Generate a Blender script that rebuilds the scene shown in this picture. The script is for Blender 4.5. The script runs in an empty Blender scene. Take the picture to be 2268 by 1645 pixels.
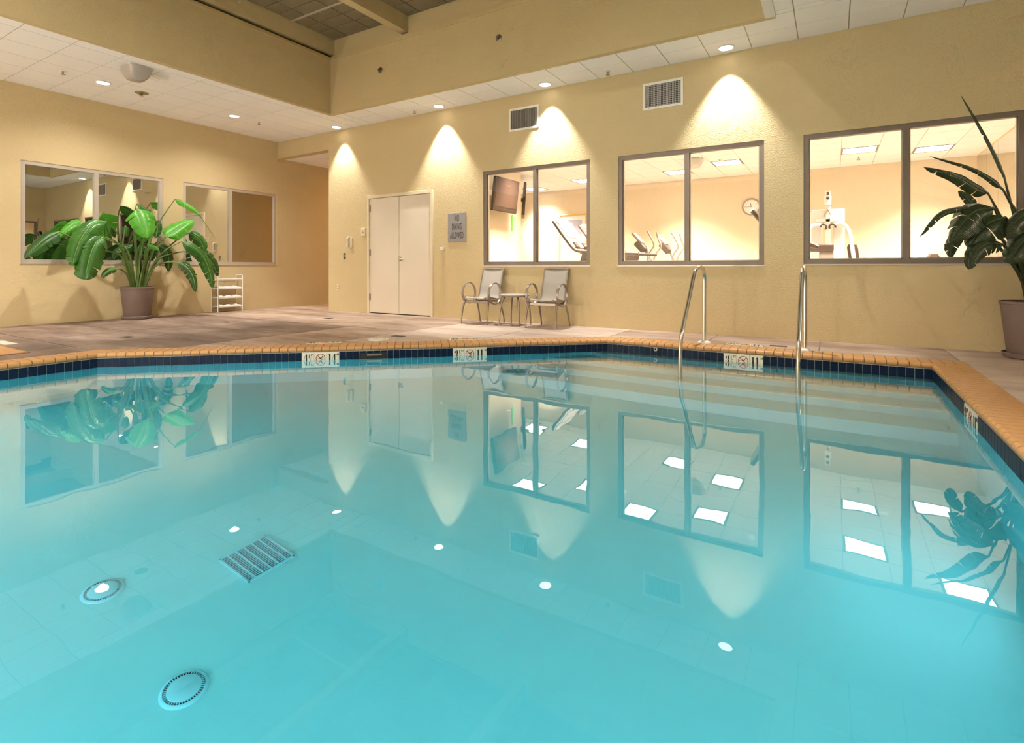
import bpy, bmesh, math, random
from mathutils import Vector, Matrix

# ------------------------------------------------------------------ camera, world, exposure
SC = bpy.context.scene
COL = SC.collection
TH = 0.546009                       # the camera looks 31.3 degrees left of the far wall's normal
cam_d = bpy.data.cameras.new('camera'); cam = bpy.data.objects.new('camera', cam_d); COL.objects.link(cam)
cam.location = (0, 0, 1.0); cam.rotation_euler = (math.pi/2, 0, TH)
cam_d.sensor_width = 36.0; cam_d.lens = 1168.94/2268*36.0
cam_d.shift_y = -(822.5-593.44)/2268
cam_d.clip_start = 0.02; cam_d.clip_end = 200
SC.camera = cam
SC.view_settings.view_transform = 'Standard'; SC.view_settings.look = 'None'
SC.view_settings.exposure = 0.0; SC.view_settings.gamma = 1.0; SC.view_settings.use_curve_mapping = False
SC.cycles.max_bounces = 9; SC.cycles.diffuse_bounces = 4; SC.cycles.glossy_bounces = 4
SC.cycles.transmission_bounces = 5; SC.cycles.transparent_max_bounces = 8
SC.cycles.use_adaptive_sampling = True; SC.cycles.adaptive_threshold = .12; SC.cycles.adaptive_min_samples = 12
SC.cycles.sample_clamp_indirect = 5.0; SC.cycles.blur_glossy = 1.0
wd = bpy.data.worlds.new('night'); SC.world = wd; wd.use_nodes = True
wd.node_tree.nodes['Background'].inputs[0].default_value = (0.02, 0.025, 0.035, 1)
wd.node_tree.nodes['Background'].inputs[1].default_value = 0.2

P_CAN_WALL, P_CAN_LEFT, P_FILL_HIGH, P_GYM, P_POOL, P_HALL = 265, 280, 175, 175, 17, 62
P_FILL_UP = 350
WARM = (1.0, 0.94, 0.86)

# main dimensions (metres): far wall y, left wall x, dropped ceiling z, right wall x, near wall y
D, L, C, RW, NW = 8.377, -12.064, 4.193, 2.76, -4.0
ZW = -0.158                          # water level
FLOORZ = -1.4
GC, GD, GX0, GX1 = 3.25, 13.85, -9.0, 2.475   # gym: ceiling, far wall, side walls
random.seed(7)

# ------------------------------------------------------------------ helpers
class MB:
    def __init__(self): self.v = []; self.f = []
    def add(self, vs, fs):
        o = len(self.v); self.v += [tuple(p) for p in vs]; self.f += [tuple(i+o for i in q) for q in fs]; return self
    def bx(self, x0, y0, z0, x1, y1, z1):
        return self.add([(x0,y0,z0),(x1,y0,z0),(x1,y1,z0),(x0,y1,z0),(x0,y0,z1),(x1,y0,z1),(x1,y1,z1),(x0,y1,z1)],
            [(0,3,2,1),(4,5,6,7),(0,1,5,4),(1,2,6,5),(2,3,7,6),(3,0,4,7)])
    def cb(self, c, s, rot=None):     # centred box with optional rotation matrix
        h = [q/2 for q in s]; vs = []
        for z in (-1,1):
            for x,y in ((-1,-1),(1,-1),(1,1),(-1,1)):
                p = Vector((x*h[0], y*h[1], z*h[2])); p = rot @ p if rot else p
                vs.append(p+Vector(c))
        return self.add(vs, [(0,3,2,1),(4,5,6,7),(0,1,5,4),(1,2,6,5),(2,3,7,6),(3,0,4,7)])
    def tube(self, pts, r, n=10, closed=False, flat=1.0, up=None):
        pts = [Vector(p) for p in pts]; m = len(pts)
        rr = r if isinstance(r, (list, tuple)) else [r]*m
        rings = []; prev = None
        for i, p in enumerate(pts):
            if closed: t = pts[(i+1)%m]-pts[i-1]
            else: t = pts[min(i+1,m-1)]-pts[max(i-1,0)]
            t.normalize()
            if up is not None: a = Vector(up)
            elif prev is None: a = Vector((0,0,1)) if abs(t.z) < .9 else Vector((1,0,0))
            else: a = prev
            a = a - t*a.dot(t)
            if a.length < 1e-6: a = t.orthogonal()
            a.normalize(); prev = a; b = t.cross(a)
            rings.append([p + (a*math.cos(2*math.pi*k/n)*flat + b*math.sin(2*math.pi*k/n))*rr[i] for k in range(n)])
        vs = [q for g in rings for q in g]; fs = []
        for i in range(m if closed else m-1):
            j = (i+1) % m
            for k in range(n):
                l = (k+1) % n; fs.append((i*n+k, i*n+l, j*n+l, j*n+k))
        if not closed: fs.append(tuple(range(n-1,-1,-1))); fs.append(tuple((m-1)*n+k for k in range(n)))
        return self.add(vs, fs)
    def lathe(self, prof, n=24, c=(0,0,0), axis='z', cap=True):
        vs = []; fs = []; m = len(prof)
        for r, h in prof:
            for k in range(n):
                a = 2*math.pi*k/n; x, y = r*math.cos(a), r*math.sin(a)
                p = (x,y,h) if axis == 'z' else ((x,h,y) if axis == 'y' else (h,x,y))
                vs.append((p[0]+c[0], p[1]+c[1], p[2]+c[2]))
        for i in range(m-1):
            for k in range(n):
                l = (k+1) % n; fs.append((i*n+k, i*n+l, (i+1)*n+l, (i+1)*n+k))
        if cap: fs.append(tuple(range(n-1,-1,-1))); fs.append(tuple((m-1)*n+k for k in range(n)))
        return self.add(vs, fs)
    def prism(self, poly, h0, h1, fn=lambda a,b,h:(a,b,h)):   # polygon in a plane, extruded
        n = len(poly)
        vs = [fn(a,b,h0) for a,b in poly]+[fn(a,b,h1) for a,b in poly]
        fs = [tuple(range(n-1,-1,-1)), tuple(range(n,2*n))]+[(k,(k+1)%n,n+(k+1)%n,n+k) for k in range(n)]
        return self.add(vs, fs)
    def mesh(self, name, smooth=None):
        me = bpy.data.meshes.new(name); me.from_pydata(self.v, [], self.f); me.update()
        bm = bmesh.new(); bm.from_mesh(me); bmesh.ops.recalc_face_normals(bm, faces=bm.faces); bm.to_mesh(me); bm.free()
        if smooth:
            for p in me.polygons: p.use_smooth = True
            me.set_sharp_from_angle(angle=math.radians(smooth))
        return me
    def build(self, name, mat, parent=None, smooth=None, bevel=0):
        return link(name, self.mesh(name, smooth), mat, parent, bevel=bevel)

def link(name, me, mat=None, parent=None, loc=None, rot=None, bevel=0):
    if mat is not None and len(me.materials) == 0: me.materials.append(mat)
    o = bpy.data.objects.new(name, me); COL.objects.link(o)
    if parent is not None: o.parent = parent
    if loc is not None: o.location = loc
    if rot is not None: o.rotation_euler = rot
    if bevel:
        b = o.modifiers.new('bevel', 'BEVEL'); b.width = bevel; b.segments = 2; b.limit_method = 'ANGLE'
    return o
def tag(o, label, cat=None, group=None, kind=None):
    o['label'] = label
    if cat: o['category'] = cat
    if group: o['group'] = group
    if kind: o['kind'] = kind
    return o
def thing(name, label, cat, loc=(0,0,0), rz=0.0, group=None, kind=None):
    o = bpy.data.objects.new(name, None); COL.objects.link(o); o.location = loc; o.rotation_euler = (0,0,rz)
    o.empty_display_size = .1
    return tag(o, label, cat, group, kind)
def struct(name, label=None, loc=(0,0,0)):
    o = bpy.data.objects.new(name, None); COL.objects.link(o); o.location = loc; o['kind'] = 'structure'
    if label: o['label'] = label
    return o
def copy_tree(o, parent=None):
    c = o.copy(); COL.objects.link(c)
    if parent is not None: c.parent = parent
    for ch in list(o.children): copy_tree(ch, c)
    return c
def spot(name, loc, power, size, blend, parent, color=WARM, radius=.06, direction=None):
    l = bpy.data.lights.new(name, 'SPOT'); l.energy = power; l.color = color; l.spot_size = math.radians(size)
    l.spot_blend = blend; l.shadow_soft_size = radius
    o = bpy.data.objects.new(name, l); COL.objects.link(o); o.location = loc; o.parent = parent
    if direction is not None: o.rotation_euler = Vector(direction).to_track_quat('-Z','Y').to_euler()
    return o
def area(name, loc, power, size, parent, color, direction=(0,0,-1), shape='SQUARE', spread=180):
    l = bpy.data.lights.new(name, 'AREA'); l.energy = power; l.color = color; l.shape = shape; l.size = size
    l.spread = math.radians(spread)
    o = bpy.data.objects.new(name, l); COL.objects.link(o); o.location = loc; o.parent = parent
    o.rotation_euler = Vector(direction).to_track_quat('-Z','Y').to_euler()
    return o
def text_mesh(s, size, extrude=.001, align='CENTER', sx=1.0, width=None):
    cu = bpy.data.curves.new('lettering', 'FONT'); cu.body = s; cu.size = size; cu.extrude = extrude
    cu.align_x = align; cu.align_y = 'CENTER'; cu.offset = 0.0; cu.space_character = 1.18
    o = bpy.data.objects.new('lettering', cu); COL.objects.link(o)
    bpy.context.view_layer.update()
    me = bpy.data.meshes.new_from_object(o.evaluated_get(bpy.context.evaluated_depsgraph_get()))
    bpy.data.objects.remove(o)
    if width: sx = width/(max(v.co.x for v in me.vertices)-min(v.co.x for v in me.vertices))
    for v in me.vertices: v.co.x *= sx
    return me
def smooth_path(pts, n=8):
    P = [Vector(p) for p in pts]; P = [P[0]*2-P[1]]+P+[P[-1]*2-P[-2]]; out = []
    for i in range(1, len(P)-2):
        for k in range(n):
            t = k/n; a,b,c,d = P[i-1],P[i],P[i+1],P[i+2]
            out.append(.5*((2*b)+(c-a)*t+(2*a-5*b+4*c-d)*t*t+(3*b-a-3*c+d)*t**3))
    out.append(P[-2]); return out

# ------------------------------------------------------------------ materials
def new_mat(name):
    m = bpy.data.materials.new(name); m.use_nodes = True
    nt = m.node_tree; return m, nt, nt.nodes['Principled BSDF']
def mat(name, col, rough=.6, metal=0, var=.06, scale=6, bump=0, bscale=80, spec=.5, emit=None, trans=0, detail=3, stretch=None, coat=0):
    m, nt, b = new_mat(name)
    geo = nt.nodes.new('ShaderNodeTexCoord'); src = geo.outputs['Object']
    if stretch:
        mp = nt.nodes.new('ShaderNodeMapping'); mp.inputs['Scale'].default_value = stretch
        nt.links.new(src, mp.inputs[0]); src = mp.outputs[0]
    if var:
        n = nt.nodes.new('ShaderNodeTexNoise'); n.inputs['Scale'].default_value = scale; n.inputs['Detail'].default_value = detail
        nt.links.new(src, n.inputs['Vector'])
        mx = nt.nodes.new('ShaderNodeMix'); mx.data_type = 'RGBA'
        mx.inputs[6].default_value = (*[max(0, c*(1-var)) for c in col], 1); mx.inputs[7].default_value = (*[min(1, c*(1+var)) for c in col], 1)
        nt.links.new(n.outputs['Fac'], mx.inputs[0]); nt.links.new(mx.outputs[2], b.inputs['Base Color'])
    else: b.inputs['Base Color'].default_value = (*col, 1)
    b.inputs['Roughness'].default_value = rough; b.inputs['Metallic'].default_value = metal
    b.inputs['Specular IOR Level'].default_value = spec; b.inputs['Coat Weight'].default_value = coat
    if bump:
        n2 = nt.nodes.new('ShaderNodeTexNoise'); n2.inputs['Scale'].default_value = bscale; n2.inputs['Detail'].default_value = 2
        nt.links.new(src, n2.inputs['Vector'])
        bp = nt.nodes.new('ShaderNodeBump'); bp.inputs['Strength'].default_value = 1; bp.inputs['Distance'].default_value = bump
        nt.links.new(n2.outputs['Fac'], bp.inputs['Height']); nt.links.new(bp.outputs[0], b.inputs['Normal'])
    if emit:
        b.inputs['Emission Color'].default_value = (*emit[:3], 1); b.inputs['Emission Strength'].default_value = emit[3]
    return m
M = {}
M['stucco'] = mat('stucco', (.62,.50,.29), .9, var=.03, scale=2, bump=.007, bscale=66, spec=.2)
M['fascia'] = mat('fascia_plaster', (.58,.46,.255), .9, var=.03, scale=2, bump=.004, bscale=60, spec=.2)
M['gymwall'] = mat('wallpaper', (.64,.53,.385), .8, var=.05, scale=25, stretch=(1,1,.15), spec=.2)
M['tile'] = mat('acoustic_tile', (.93,.915,.90), .95, var=.03, scale=60, bump=.001, bscale=300, spec=.1)
M['tee'] = mat('ceiling_grid', (.50,.43,.35), .6, var=.02)
M['dark_void'] = mat('plenum', (.05,.045,.04), .9, var=0)
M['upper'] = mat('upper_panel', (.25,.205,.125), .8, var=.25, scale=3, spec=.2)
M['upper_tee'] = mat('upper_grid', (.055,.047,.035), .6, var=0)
M['alu'] = mat('window_aluminium', (.22,.18,.15), .5, metal=.5, var=.04)
M['alu_light'] = mat('window_aluminium_light', (.62,.56,.50), .4, metal=.5, var=.04)
M['door'] = mat('door_paint', (.74,.66,.54), .5, var=.02)
M['door_frame'] = mat('door_frame_paint', (.76,.66,.48), .45, var=.02)
M['steel'] = mat('stainless_steel', (.72,.70,.67), .16, metal=1, var=.03)
M['brushed'] = mat('brushed_steel', (.45,.43,.41), .3, metal=1, var=.05)
M['hinge'] = mat('hinge_metal', (.30,.27,.23), .4, metal=.8, var=.05)
M['cream_plastic'] = mat('cream_plastic', (.75,.66,.50), .4, var=.02)
M['white_plastic'] = mat('white_plastic', (.80,.78,.74), .4, var=.02)
M['white_metal'] = mat('white_enamel', (.80,.79,.77), .35, var=.02)
M['grey_sign'] = mat('sign_grey', (.29,.28,.29), .45, var=.03)
M['black'] = mat('black_paint', (.012,.012,.012), .5, var=0)
M['dark_plastic'] = mat('dark_plastic', (.055,.035,.028), .4, var=.1, scale=40)
M['taupe_metal'] = mat('chair_frame_metal', (.34,.29,.25), .35, metal=.7, var=.04)
M['sling'] = mat('sling_fabric', (.40,.37,.325), .8, var=.06, scale=160, bump=.0006, bscale=400)
M['pot'] = mat('pot_clay', (.20,.145,.125), .7, var=.08, scale=12)
M['soil'] = mat('soil', (.05,.035,.022), .95, var=.4, scale=60, bump=.01)
M['stem'] = mat('stem_green', (.10,.17,.035), .5, var=.3, scale=10)
M['stem_backlit'] = mat('stem_backlit_green', (.035,.05,.018), .5, var=.3, scale=10)  # stem green darkened to carry the right plant's backlit shade
M['navy'] = mat('navy_glazed_tile', (.006,.017,.045), .35, var=.35, scale=14, spec=.10)
M['marker'] = mat('marker_tile', (.74,.74,.62), .25, var=.04)
M['red'] = mat('marker_red', (.42,.05,.03), .4, var=0)
M['grout'] = mat('pale_grout', (.66,.68,.62), .8, var=.05)
M['grout_dark'] = mat('coping_grout', (.22,.16,.12), .9, var=.1)
M['coping'] = mat('coping_brick', (.57,.30,.115), .42, var=.12, scale=9, spec=.4)
M['plaster'] = mat('pool_plaster', (.24,.76,.81), .8, var=.035, scale=3.5, detail=5, spec=.2)
M['step_plaster'] = mat('pale_step_plaster', (.46,.78,.80), .8, var=.03, scale=4, spec=.2)
M['nosing'] = mat('step_nosing', (.90,.87,.80), .7, var=.03)
M['drain'] = mat('drain_plastic', (.25,.74,.83), .5, var=.02)
M['drain_dark'] = mat('drain_slot', (.0,.012,.07), .6, var=0)
M['grate_iron'] = mat('deck_drain_iron', (.13,.09,.06), .6, var=.2)
M['vent_frame'] = mat('vent_enamel', (.82,.79,.72), .4, var=.02)
M['vent_bar'] = mat('vent_bar', (.55,.53,.50), .4, metal=.4, var=.05)
M['gold'] = mat('gilt_frame', (.78,.55,.20), .35, metal=.6, var=.08)
M['gym_floor'] = mat('gym_carpet', (.40,.34,.28), .95, var=.2, scale=40)
M['brass'] = mat('sprinkler_brass', (.45,.36,.22), .35, metal=.8, var=.05)
M['lens'] = mat('lamp_lens', (.9,.88,.84), .4, var=0, emit=(1,.95,.86,7))
M['panel_lens'] = mat('panel_diffuser', (.9,.9,.88), .5, var=0, emit=(1,.93,.84,9))
M['green'] = mat('green_tag', (.10,.42,.05), .5, var=.05)
M['tv_screen'] = mat('tv_screen', (.05,.028,.02), .5, var=0, spec=.03)
M['tv_case'] = mat('tv_case', (.03,.016,.012), .5, var=.05, spec=.1)
M['console_grey'] = mat('console_grey', (.24,.20,.18), .6, var=.04, spec=.2)
M['chrome'] = mat('mirror_chrome', (.8,.78,.76), .08, metal=1, var=0)

def glassy(name, reflect, tint, fres=False):
    m = bpy.data.materials.new(name); m.use_nodes = True; nt = m.node_tree; nt.nodes.clear()
    out = nt.nodes.new('ShaderNodeOutputMaterial'); mx = nt.nodes.new('ShaderNodeMixShader')
    tr = nt.nodes.new('ShaderNodeBsdfTransparent'); tr.inputs[0].default_value = (*tint, 1)
    gl = nt.nodes.new('ShaderNodeBsdfGlossy'); gl.inputs['Roughness'].default_value = 0.0; gl.inputs['Color'].default_value = (.95,.95,.92,1)
    nt.links.new(tr.outputs[0], mx.inputs[1]); nt.links.new(gl.outputs[0], mx.inputs[2]); nt.links.new(mx.outputs[0], out.inputs[0])
    if fres:
        fr = nt.nodes.new('ShaderNodeFresnel'); fr.inputs[0].default_value = 1.45; nt.links.new(fr.outputs[0], mx.inputs[0])
    else: mx.inputs[0].default_value = reflect
    return m
M['glass'] = glassy('clear_glass', .08, (.97,.97,.95), True)
M['reflective_glass'] = glassy('reflective_glass', .72, (.55,.5,.42))
M['mirror'] = glassy('wall_mirror', .9, (0,0,0))
M['smoky'] = mat('smoky_plastic', (.44,.41,.38), .35, var=.05)

def water_mat():
    """thin-skinned clear water: tinted refraction below, Fresnel mirror above"""
    m = bpy.data.materials.new('pool_water'); m.use_nodes = True; nt = m.node_tree; nt.nodes.clear()
    out = nt.nodes.new('ShaderNodeOutputMaterial'); g = nt.nodes.new('ShaderNodeBsdfRefraction')
    g.inputs['IOR'].default_value = 1.333; g.inputs['Roughness'].default_value = 0.0; g.inputs['Color'].default_value = (.70,.97,1,1)
    tc = nt.nodes.new('ShaderNodeTexCoord'); n = nt.nodes.new('ShaderNodeTexNoise'); n.inputs['Scale'].default_value = 2.2; n.inputs['Detail'].default_value = 2
    bp = nt.nodes.new('ShaderNodeBump'); bp.inputs['Distance'].default_value = .0012; bp.inputs['Strength'].default_value = 1
    nt.links.new(tc.outputs['Object'], n.inputs['Vector']); nt.links.new(n.outputs['Fac'], bp.inputs['Height']); nt.links.new(bp.outputs[0], g.inputs['Normal'])
    fr = nt.nodes.new('ShaderNodeFresnel'); fr.inputs[0].default_value = 1.345; nt.links.new(bp.outputs[0], fr.inputs['Normal'])
    mu = nt.nodes.new('ShaderNodeMath'); mu.operation = 'MULTIPLY'; mu.inputs[1].default_value = 1.7; mu.use_clamp = True; nt.links.new(fr.outputs[0], mu.inputs[0])
    gl = nt.nodes.new('ShaderNodeBsdfGlossy'); gl.inputs['Roughness'].default_value = 0.0; gl.inputs['Color'].default_value = (1,1,1,1); nt.links.new(bp.outputs[0], gl.inputs['Normal'])
    ms = nt.nodes.new('ShaderNodeMixShader'); nt.links.new(mu.outputs[0], ms.inputs[0]); nt.links.new(g.outputs[0], ms.inputs[1]); nt.links.new(gl.outputs[0], ms.inputs[2])
    nt.links.new(ms.outputs[0], out.inputs['Surface'])
    return m
M['water'] = water_mat()

def leaf_mat(name, base, light):
    m, nt, b = new_mat(name)
    tc = nt.nodes.new('ShaderNodeTexCoord'); n = nt.nodes.new('ShaderNodeTexNoise'); n.inputs['Scale'].default_value = 5
    nt.links.new(tc.outputs['Object'], n.inputs['Vector'])
    mx = nt.nodes.new('ShaderNodeMix'); mx.data_type = 'RGBA'; mx.inputs[6].default_value = (*base,1); mx.inputs[7].default_value = (*light,1)
    nt.links.new(n.outputs['Fac'], mx.inputs[0]); nt.links.new(mx.outputs[2], b.inputs['Base Color'])
    b.inputs['Roughness'].default_value = .32; b.inputs['Specular IOR Level'].default_value = .6
    wv = nt.nodes.new('ShaderNodeUVMap'); sx = nt.nodes.new('ShaderNodeSeparateXYZ'); nt.links.new(wv.outputs[0], sx.inputs[0])
    sn = nt.nodes.new('ShaderNodeMath'); sn.operation = 'SINE'; mu = nt.nodes.new('ShaderNodeMath'); mu.operation = 'MULTIPLY'; mu.inputs[1].default_value = 260
    nt.links.new(sx.outputs[1], mu.inputs[0]); nt.links.new(mu.outputs[0], sn.inputs[0])
    bp = nt.nodes.new('ShaderNodeBump'); bp.inputs['Distance'].default_value = .0014; bp.inputs['Strength'].default_value = .6
    nt.links.new(sn.outputs[0], bp.inputs['Height']); nt.links.new(bp.outputs[0], b.inputs['Normal'])
    tl = nt.nodes.new('ShaderNodeBsdfTranslucent'); nt.links.new(mx.outputs[2], tl.inputs[0])
    ms = nt.nodes.new('ShaderNodeMixShader'); ms.inputs[0].default_value = .28
    nt.links.new(b.outputs[0], ms.inputs[1]); nt.links.new(tl.outputs[0], ms.inputs[2]); nt.links.new(ms.outputs[0], nt.nodes['Material Output'].inputs[0])
    return m
M['leaf'] = leaf_mat('leaf_green', (.022,.10,.010), (.055,.20,.022))
M['leaf_dark'] = leaf_mat('leaf_dark_green', (.012,.055,.008), (.03,.11,.015))
M['leaf_backlit'] = leaf_mat('leaf_backlit', (.013,.028,.007), (.030,.050,.013))  # the right plant's backlit shade is put into the leaf colour
M['leaf_bright'] = leaf_mat('leaf_bright_green', (.06,.30,.015), (.11,.42,.035))

def deck_mat(name, c0, c1, c2):
    m, nt, b = new_mat(name)
    tc = nt.nodes.new('ShaderNodeNewGeometry'); mp = nt.nodes.new('ShaderNodeMapping'); mp.inputs['Scale'].default_value = (.55,1.6,1)
    nt.links.new(tc.outputs['Position'], mp.inputs[0])
    n1 = nt.nodes.new('ShaderNodeTexNoise'); n1.inputs['Scale'].default_value = 1.3; n1.inputs['Detail'].default_value = 6; n1.inputs['Roughness'].default_value = .65
    nt.links.new(mp.outputs[0], n1.inputs['Vector'])
    cr = nt.nodes.new('ShaderNodeValToRGB'); e = cr.color_ramp.elements
    e[0].position = .33; e[0].color = (*c0,1); e[1].position = .68; e[1].color = (*c2,1)
    k = cr.color_ramp.elements.new(.5); k.color = (*c1,1)
    nt.links.new(n1.outputs['Fac'], cr.inputs[0])
    nt.links.new(cr.outputs[0], b.inputs['Base Color'])
    b.inputs['Roughness'].default_value = .62
    n2 = nt.nodes.new('ShaderNodeTexNoise'); n2.inputs['Scale'].default_value = 30; n2.inputs['Detail'].default_value = 4; nt.links.new(tc.outputs['Position'], n2.inputs['Vector'])
    bp = nt.nodes.new('ShaderNodeBump'); bp.inputs['Distance'].default_value = .004; nt.links.new(n2.outputs['Fac'], bp.inputs['Height']); nt.links.new(bp.outputs[0], b.inputs['Normal'])
    return m
M['deck'] = deck_mat('stamped_concrete', (.42,.31,.25), (.55,.43,.355), (.64,.53,.455))
M['deck_brown'] = deck_mat('brown_stained_concrete', (.11,.068,.048), (.19,.125,.092), (.34,.25,.195))
M['deck_tan'] = deck_mat('tan_stained_concrete', (.25,.165,.115), (.40,.285,.215), (.55,.43,.35))
M['joint'] = mat('deck_joint', (.30,.23,.18), .9, var=.3, scale=4)

# bird-of-paradise leaves: stem points, midrib points, half width, tearing
PLANT_LEFT = [
 ([(-11.72, 4.996, 0.646), (-11.63, 4.817, 1.082), (-11.54, 4.664, 1.611), (-11.45, 4.435, 1.854)], [(-11.45, 4.435, 1.854), (-11.412, 4.215, 1.79), (-11.375, 4.031, 1.527), (-11.338, 3.926, 1.231), (-11.3, 3.874, 1.034)], 0.214, 0.25),
 ([(-11.7, 4.999, 0.647), (-11.583, 4.809, 1.18), (-11.467, 4.593, 1.486), (-11.35, 4.357, 1.57)], [(-11.35, 4.357, 1.57), (-11.3, 4.212, 1.442), (-11.25, 4.108, 1.189), (-11.2, 4.043, 0.941), (-11.15, 4.01, 0.79)], 0.260, 0.35),
 ([(-11.72, 4.985, 0.647), (-11.663, 4.778, 1.205), (-11.607, 4.346, 1.361), (-11.55, 3.773, 1.48)], [(-11.55, 3.773, 1.631), (-11.533, 3.619, 1.534), (-11.517, 3.461, 1.375), (-11.5, 3.291, 1.156)], 0.173, 0.1),
 ([(-11.74, 5.027, 0.645), (-11.743, 4.897, 1.332), (-11.747, 4.519, 1.562), (-11.75, 4.193, 1.803)], [(-11.75, 4.193, 1.803), (-11.767, 4.094, 1.797), (-11.783, 3.987, 1.71), (-11.8, 3.828, 1.53)], 0.143, 0.05),
 ([(-11.74, 5.083, 0.644), (-11.627, 4.979, 1.431), (-11.513, 4.908, 1.917), (-11.4, 4.914, 2.137)], [(-11.4, 4.914, 2.137), (-11.34, 4.953, 1.986), (-11.28, 4.992, 1.791), (-11.22, 5.021, 1.57)], 0.257, 0),
 ([(-11.76, 5.114, 0.642), (-11.767, 5.039, 1.587), (-11.773, 5.03, 2.04), (-11.78, 5.071, 2.233)], [(-11.78, 5.071, 2.27), (-11.77, 5.198, 2.194), (-11.76, 5.332, 2.09), (-11.75, 5.41, 1.954)], 0.124, 0),
 ([(-11.72, 5.13, 0.643), (-11.687, 5.252, 1.442), (-11.653, 5.4, 1.885), (-11.62, 5.71, 2.358)], [(-11.62, 5.703, 2.418), (-11.597, 5.862, 2.368), (-11.573, 6.055, 2.252), (-11.55, 6.188, 2.113)], 0.103, 0.1),
 ([(-11.72, 5.153, 0.642), (-11.63, 5.227, 1.085), (-11.54, 5.301, 1.416), (-11.45, 5.447, 1.623)], [(-11.45, 5.447, 1.623), (-11.483, 5.631, 1.764), (-11.517, 5.846, 1.91), (-11.55, 6.056, 2.008)], 0.199, 0),
 ([(-11.72, 5.176, 0.641), (-11.597, 5.258, 1.009), (-11.473, 5.434, 1.342), (-11.35, 5.7, 1.539)], [(-11.35, 5.7, 1.539), (-11.3, 5.912, 1.431), (-11.25, 6.092, 1.223), (-11.2, 6.197, 0.875), (-11.15, 6.217, 0.567)], 0.165, 0.55),
 ([(-11.74, 5.173, 0.641), (-11.71, 5.403, 1.138), (-11.68, 5.752, 1.314), (-11.65, 6.082, 1.33)], [(-11.65, 6.082, 1.363), (-11.617, 6.291, 1.285), (-11.583, 6.464, 1.094), (-11.55, 6.557, 0.814)], 0.173, 0.7),
 ([(-11.7, 5.19, 0.654), (-11.567, 5.29, 1.009), (-11.433, 5.439, 1.111), (-11.3, 5.602, 1.099)], [(-11.3, 5.602, 1.112), (-11.217, 5.743, 1.009), (-11.133, 5.825, 0.775), (-11.05, 5.819, 0.505)], 0.125, 0.6),
 ([(-11.66, 4.949, 0.649), (-11.573, 4.826, 0.862), (-11.487, 4.705, 0.96), (-11.4, 4.587, 0.989)], [(-11.4, 4.587, 0.989), (-11.367, 4.472, 0.973), (-11.333, 4.38, 0.915), (-11.3, 4.308, 0.812)], 0.079, 0.1),
 ([(-11.75, 5.144, 0.642), (-11.74, 5.23, 1.086), (-11.73, 5.342, 1.344), (-11.72, 5.455, 1.445)], [(-11.72, 5.455, 1.445), (-11.713, 5.572, 1.376), (-11.707, 5.63, 1.167), (-11.7, 5.619, 0.917)], 0.121, 0.6),
 ([(-11.76, 5.103, 0.643), (-11.773, 5.086, 1.085), (-11.787, 5.081, 1.236), (-11.8, 5.109, 1.389)], [(-11.8, 5.109, 1.414), (-11.8, 5.211, 1.418), (-11.8, 5.327, 1.344), (-11.8, 5.385, 1.165)], 0.103, 0.1),
 ([(-11.74, 5.173, 0.641), (-11.743, 5.466, 1.217), (-11.747, 5.785, 1.569), (-11.75, 6.043, 1.744)], [(-11.75, 6.043, 1.744), (-11.733, 6.192, 1.669), (-11.717, 6.304, 1.536), (-11.7, 6.35, 1.343)], 0.144, 0.1),
 ([(-11.7, 5.122, 0.643), (-11.617, 5.13, 1.084), (-11.533, 5.116, 1.334), (-11.45, 5.124, 1.44)], [(-11.45, 5.124, 1.44), (-11.433, 5.184, 1.434), (-11.417, 5.256, 1.399), (-11.4, 5.318, 1.337)], 0.065, 0),
 ([(-11.76, 5.058, 0.644), (-11.78, 4.956, 0.959), (-11.8, 4.834, 1.133), (-11.82, 4.693, 1.425)], [(-11.82, 5.017, 1.449), (-11.83, 4.911, 1.408), (-11.84, 4.786, 1.305), (-11.85, 4.705, 1.156)], 0.136, 0.1),
 ([(-11.72, 5.063, 0.644), (-11.68, 5.057, 0.984), (-11.64, 5.051, 1.134), (-11.6, 5.067, 1.284)], [(-11.6, 5.067, 1.259), (-11.6, 5.078, 1.384), (-11.6, 5.1, 1.51), (-11.6, 5.123, 1.612)], 0.045, 0),
 ([(-11.76, 5.047, 0.644), (-11.78, 4.934, 1.084), (-11.8, 4.844, 1.43), (-11.82, 4.951, 1.91)], [(-11.82, 4.896, 1.831), (-11.83, 4.9, 1.732), (-11.84, 4.915, 1.671), (-11.85, 4.941, 1.61)], 0.075, 0),
 ([(-11.74, 5.117, 0.643), (-11.76, 5.193, 1.136), (-11.78, 5.294, 1.549), (-11.8, 5.409, 1.866)], [(-11.8, 5.409, 1.969), (-11.807, 5.459, 1.869), (-11.813, 5.463, 1.74), (-11.82, 5.418, 1.607)], 0.094, 0),
]
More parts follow.
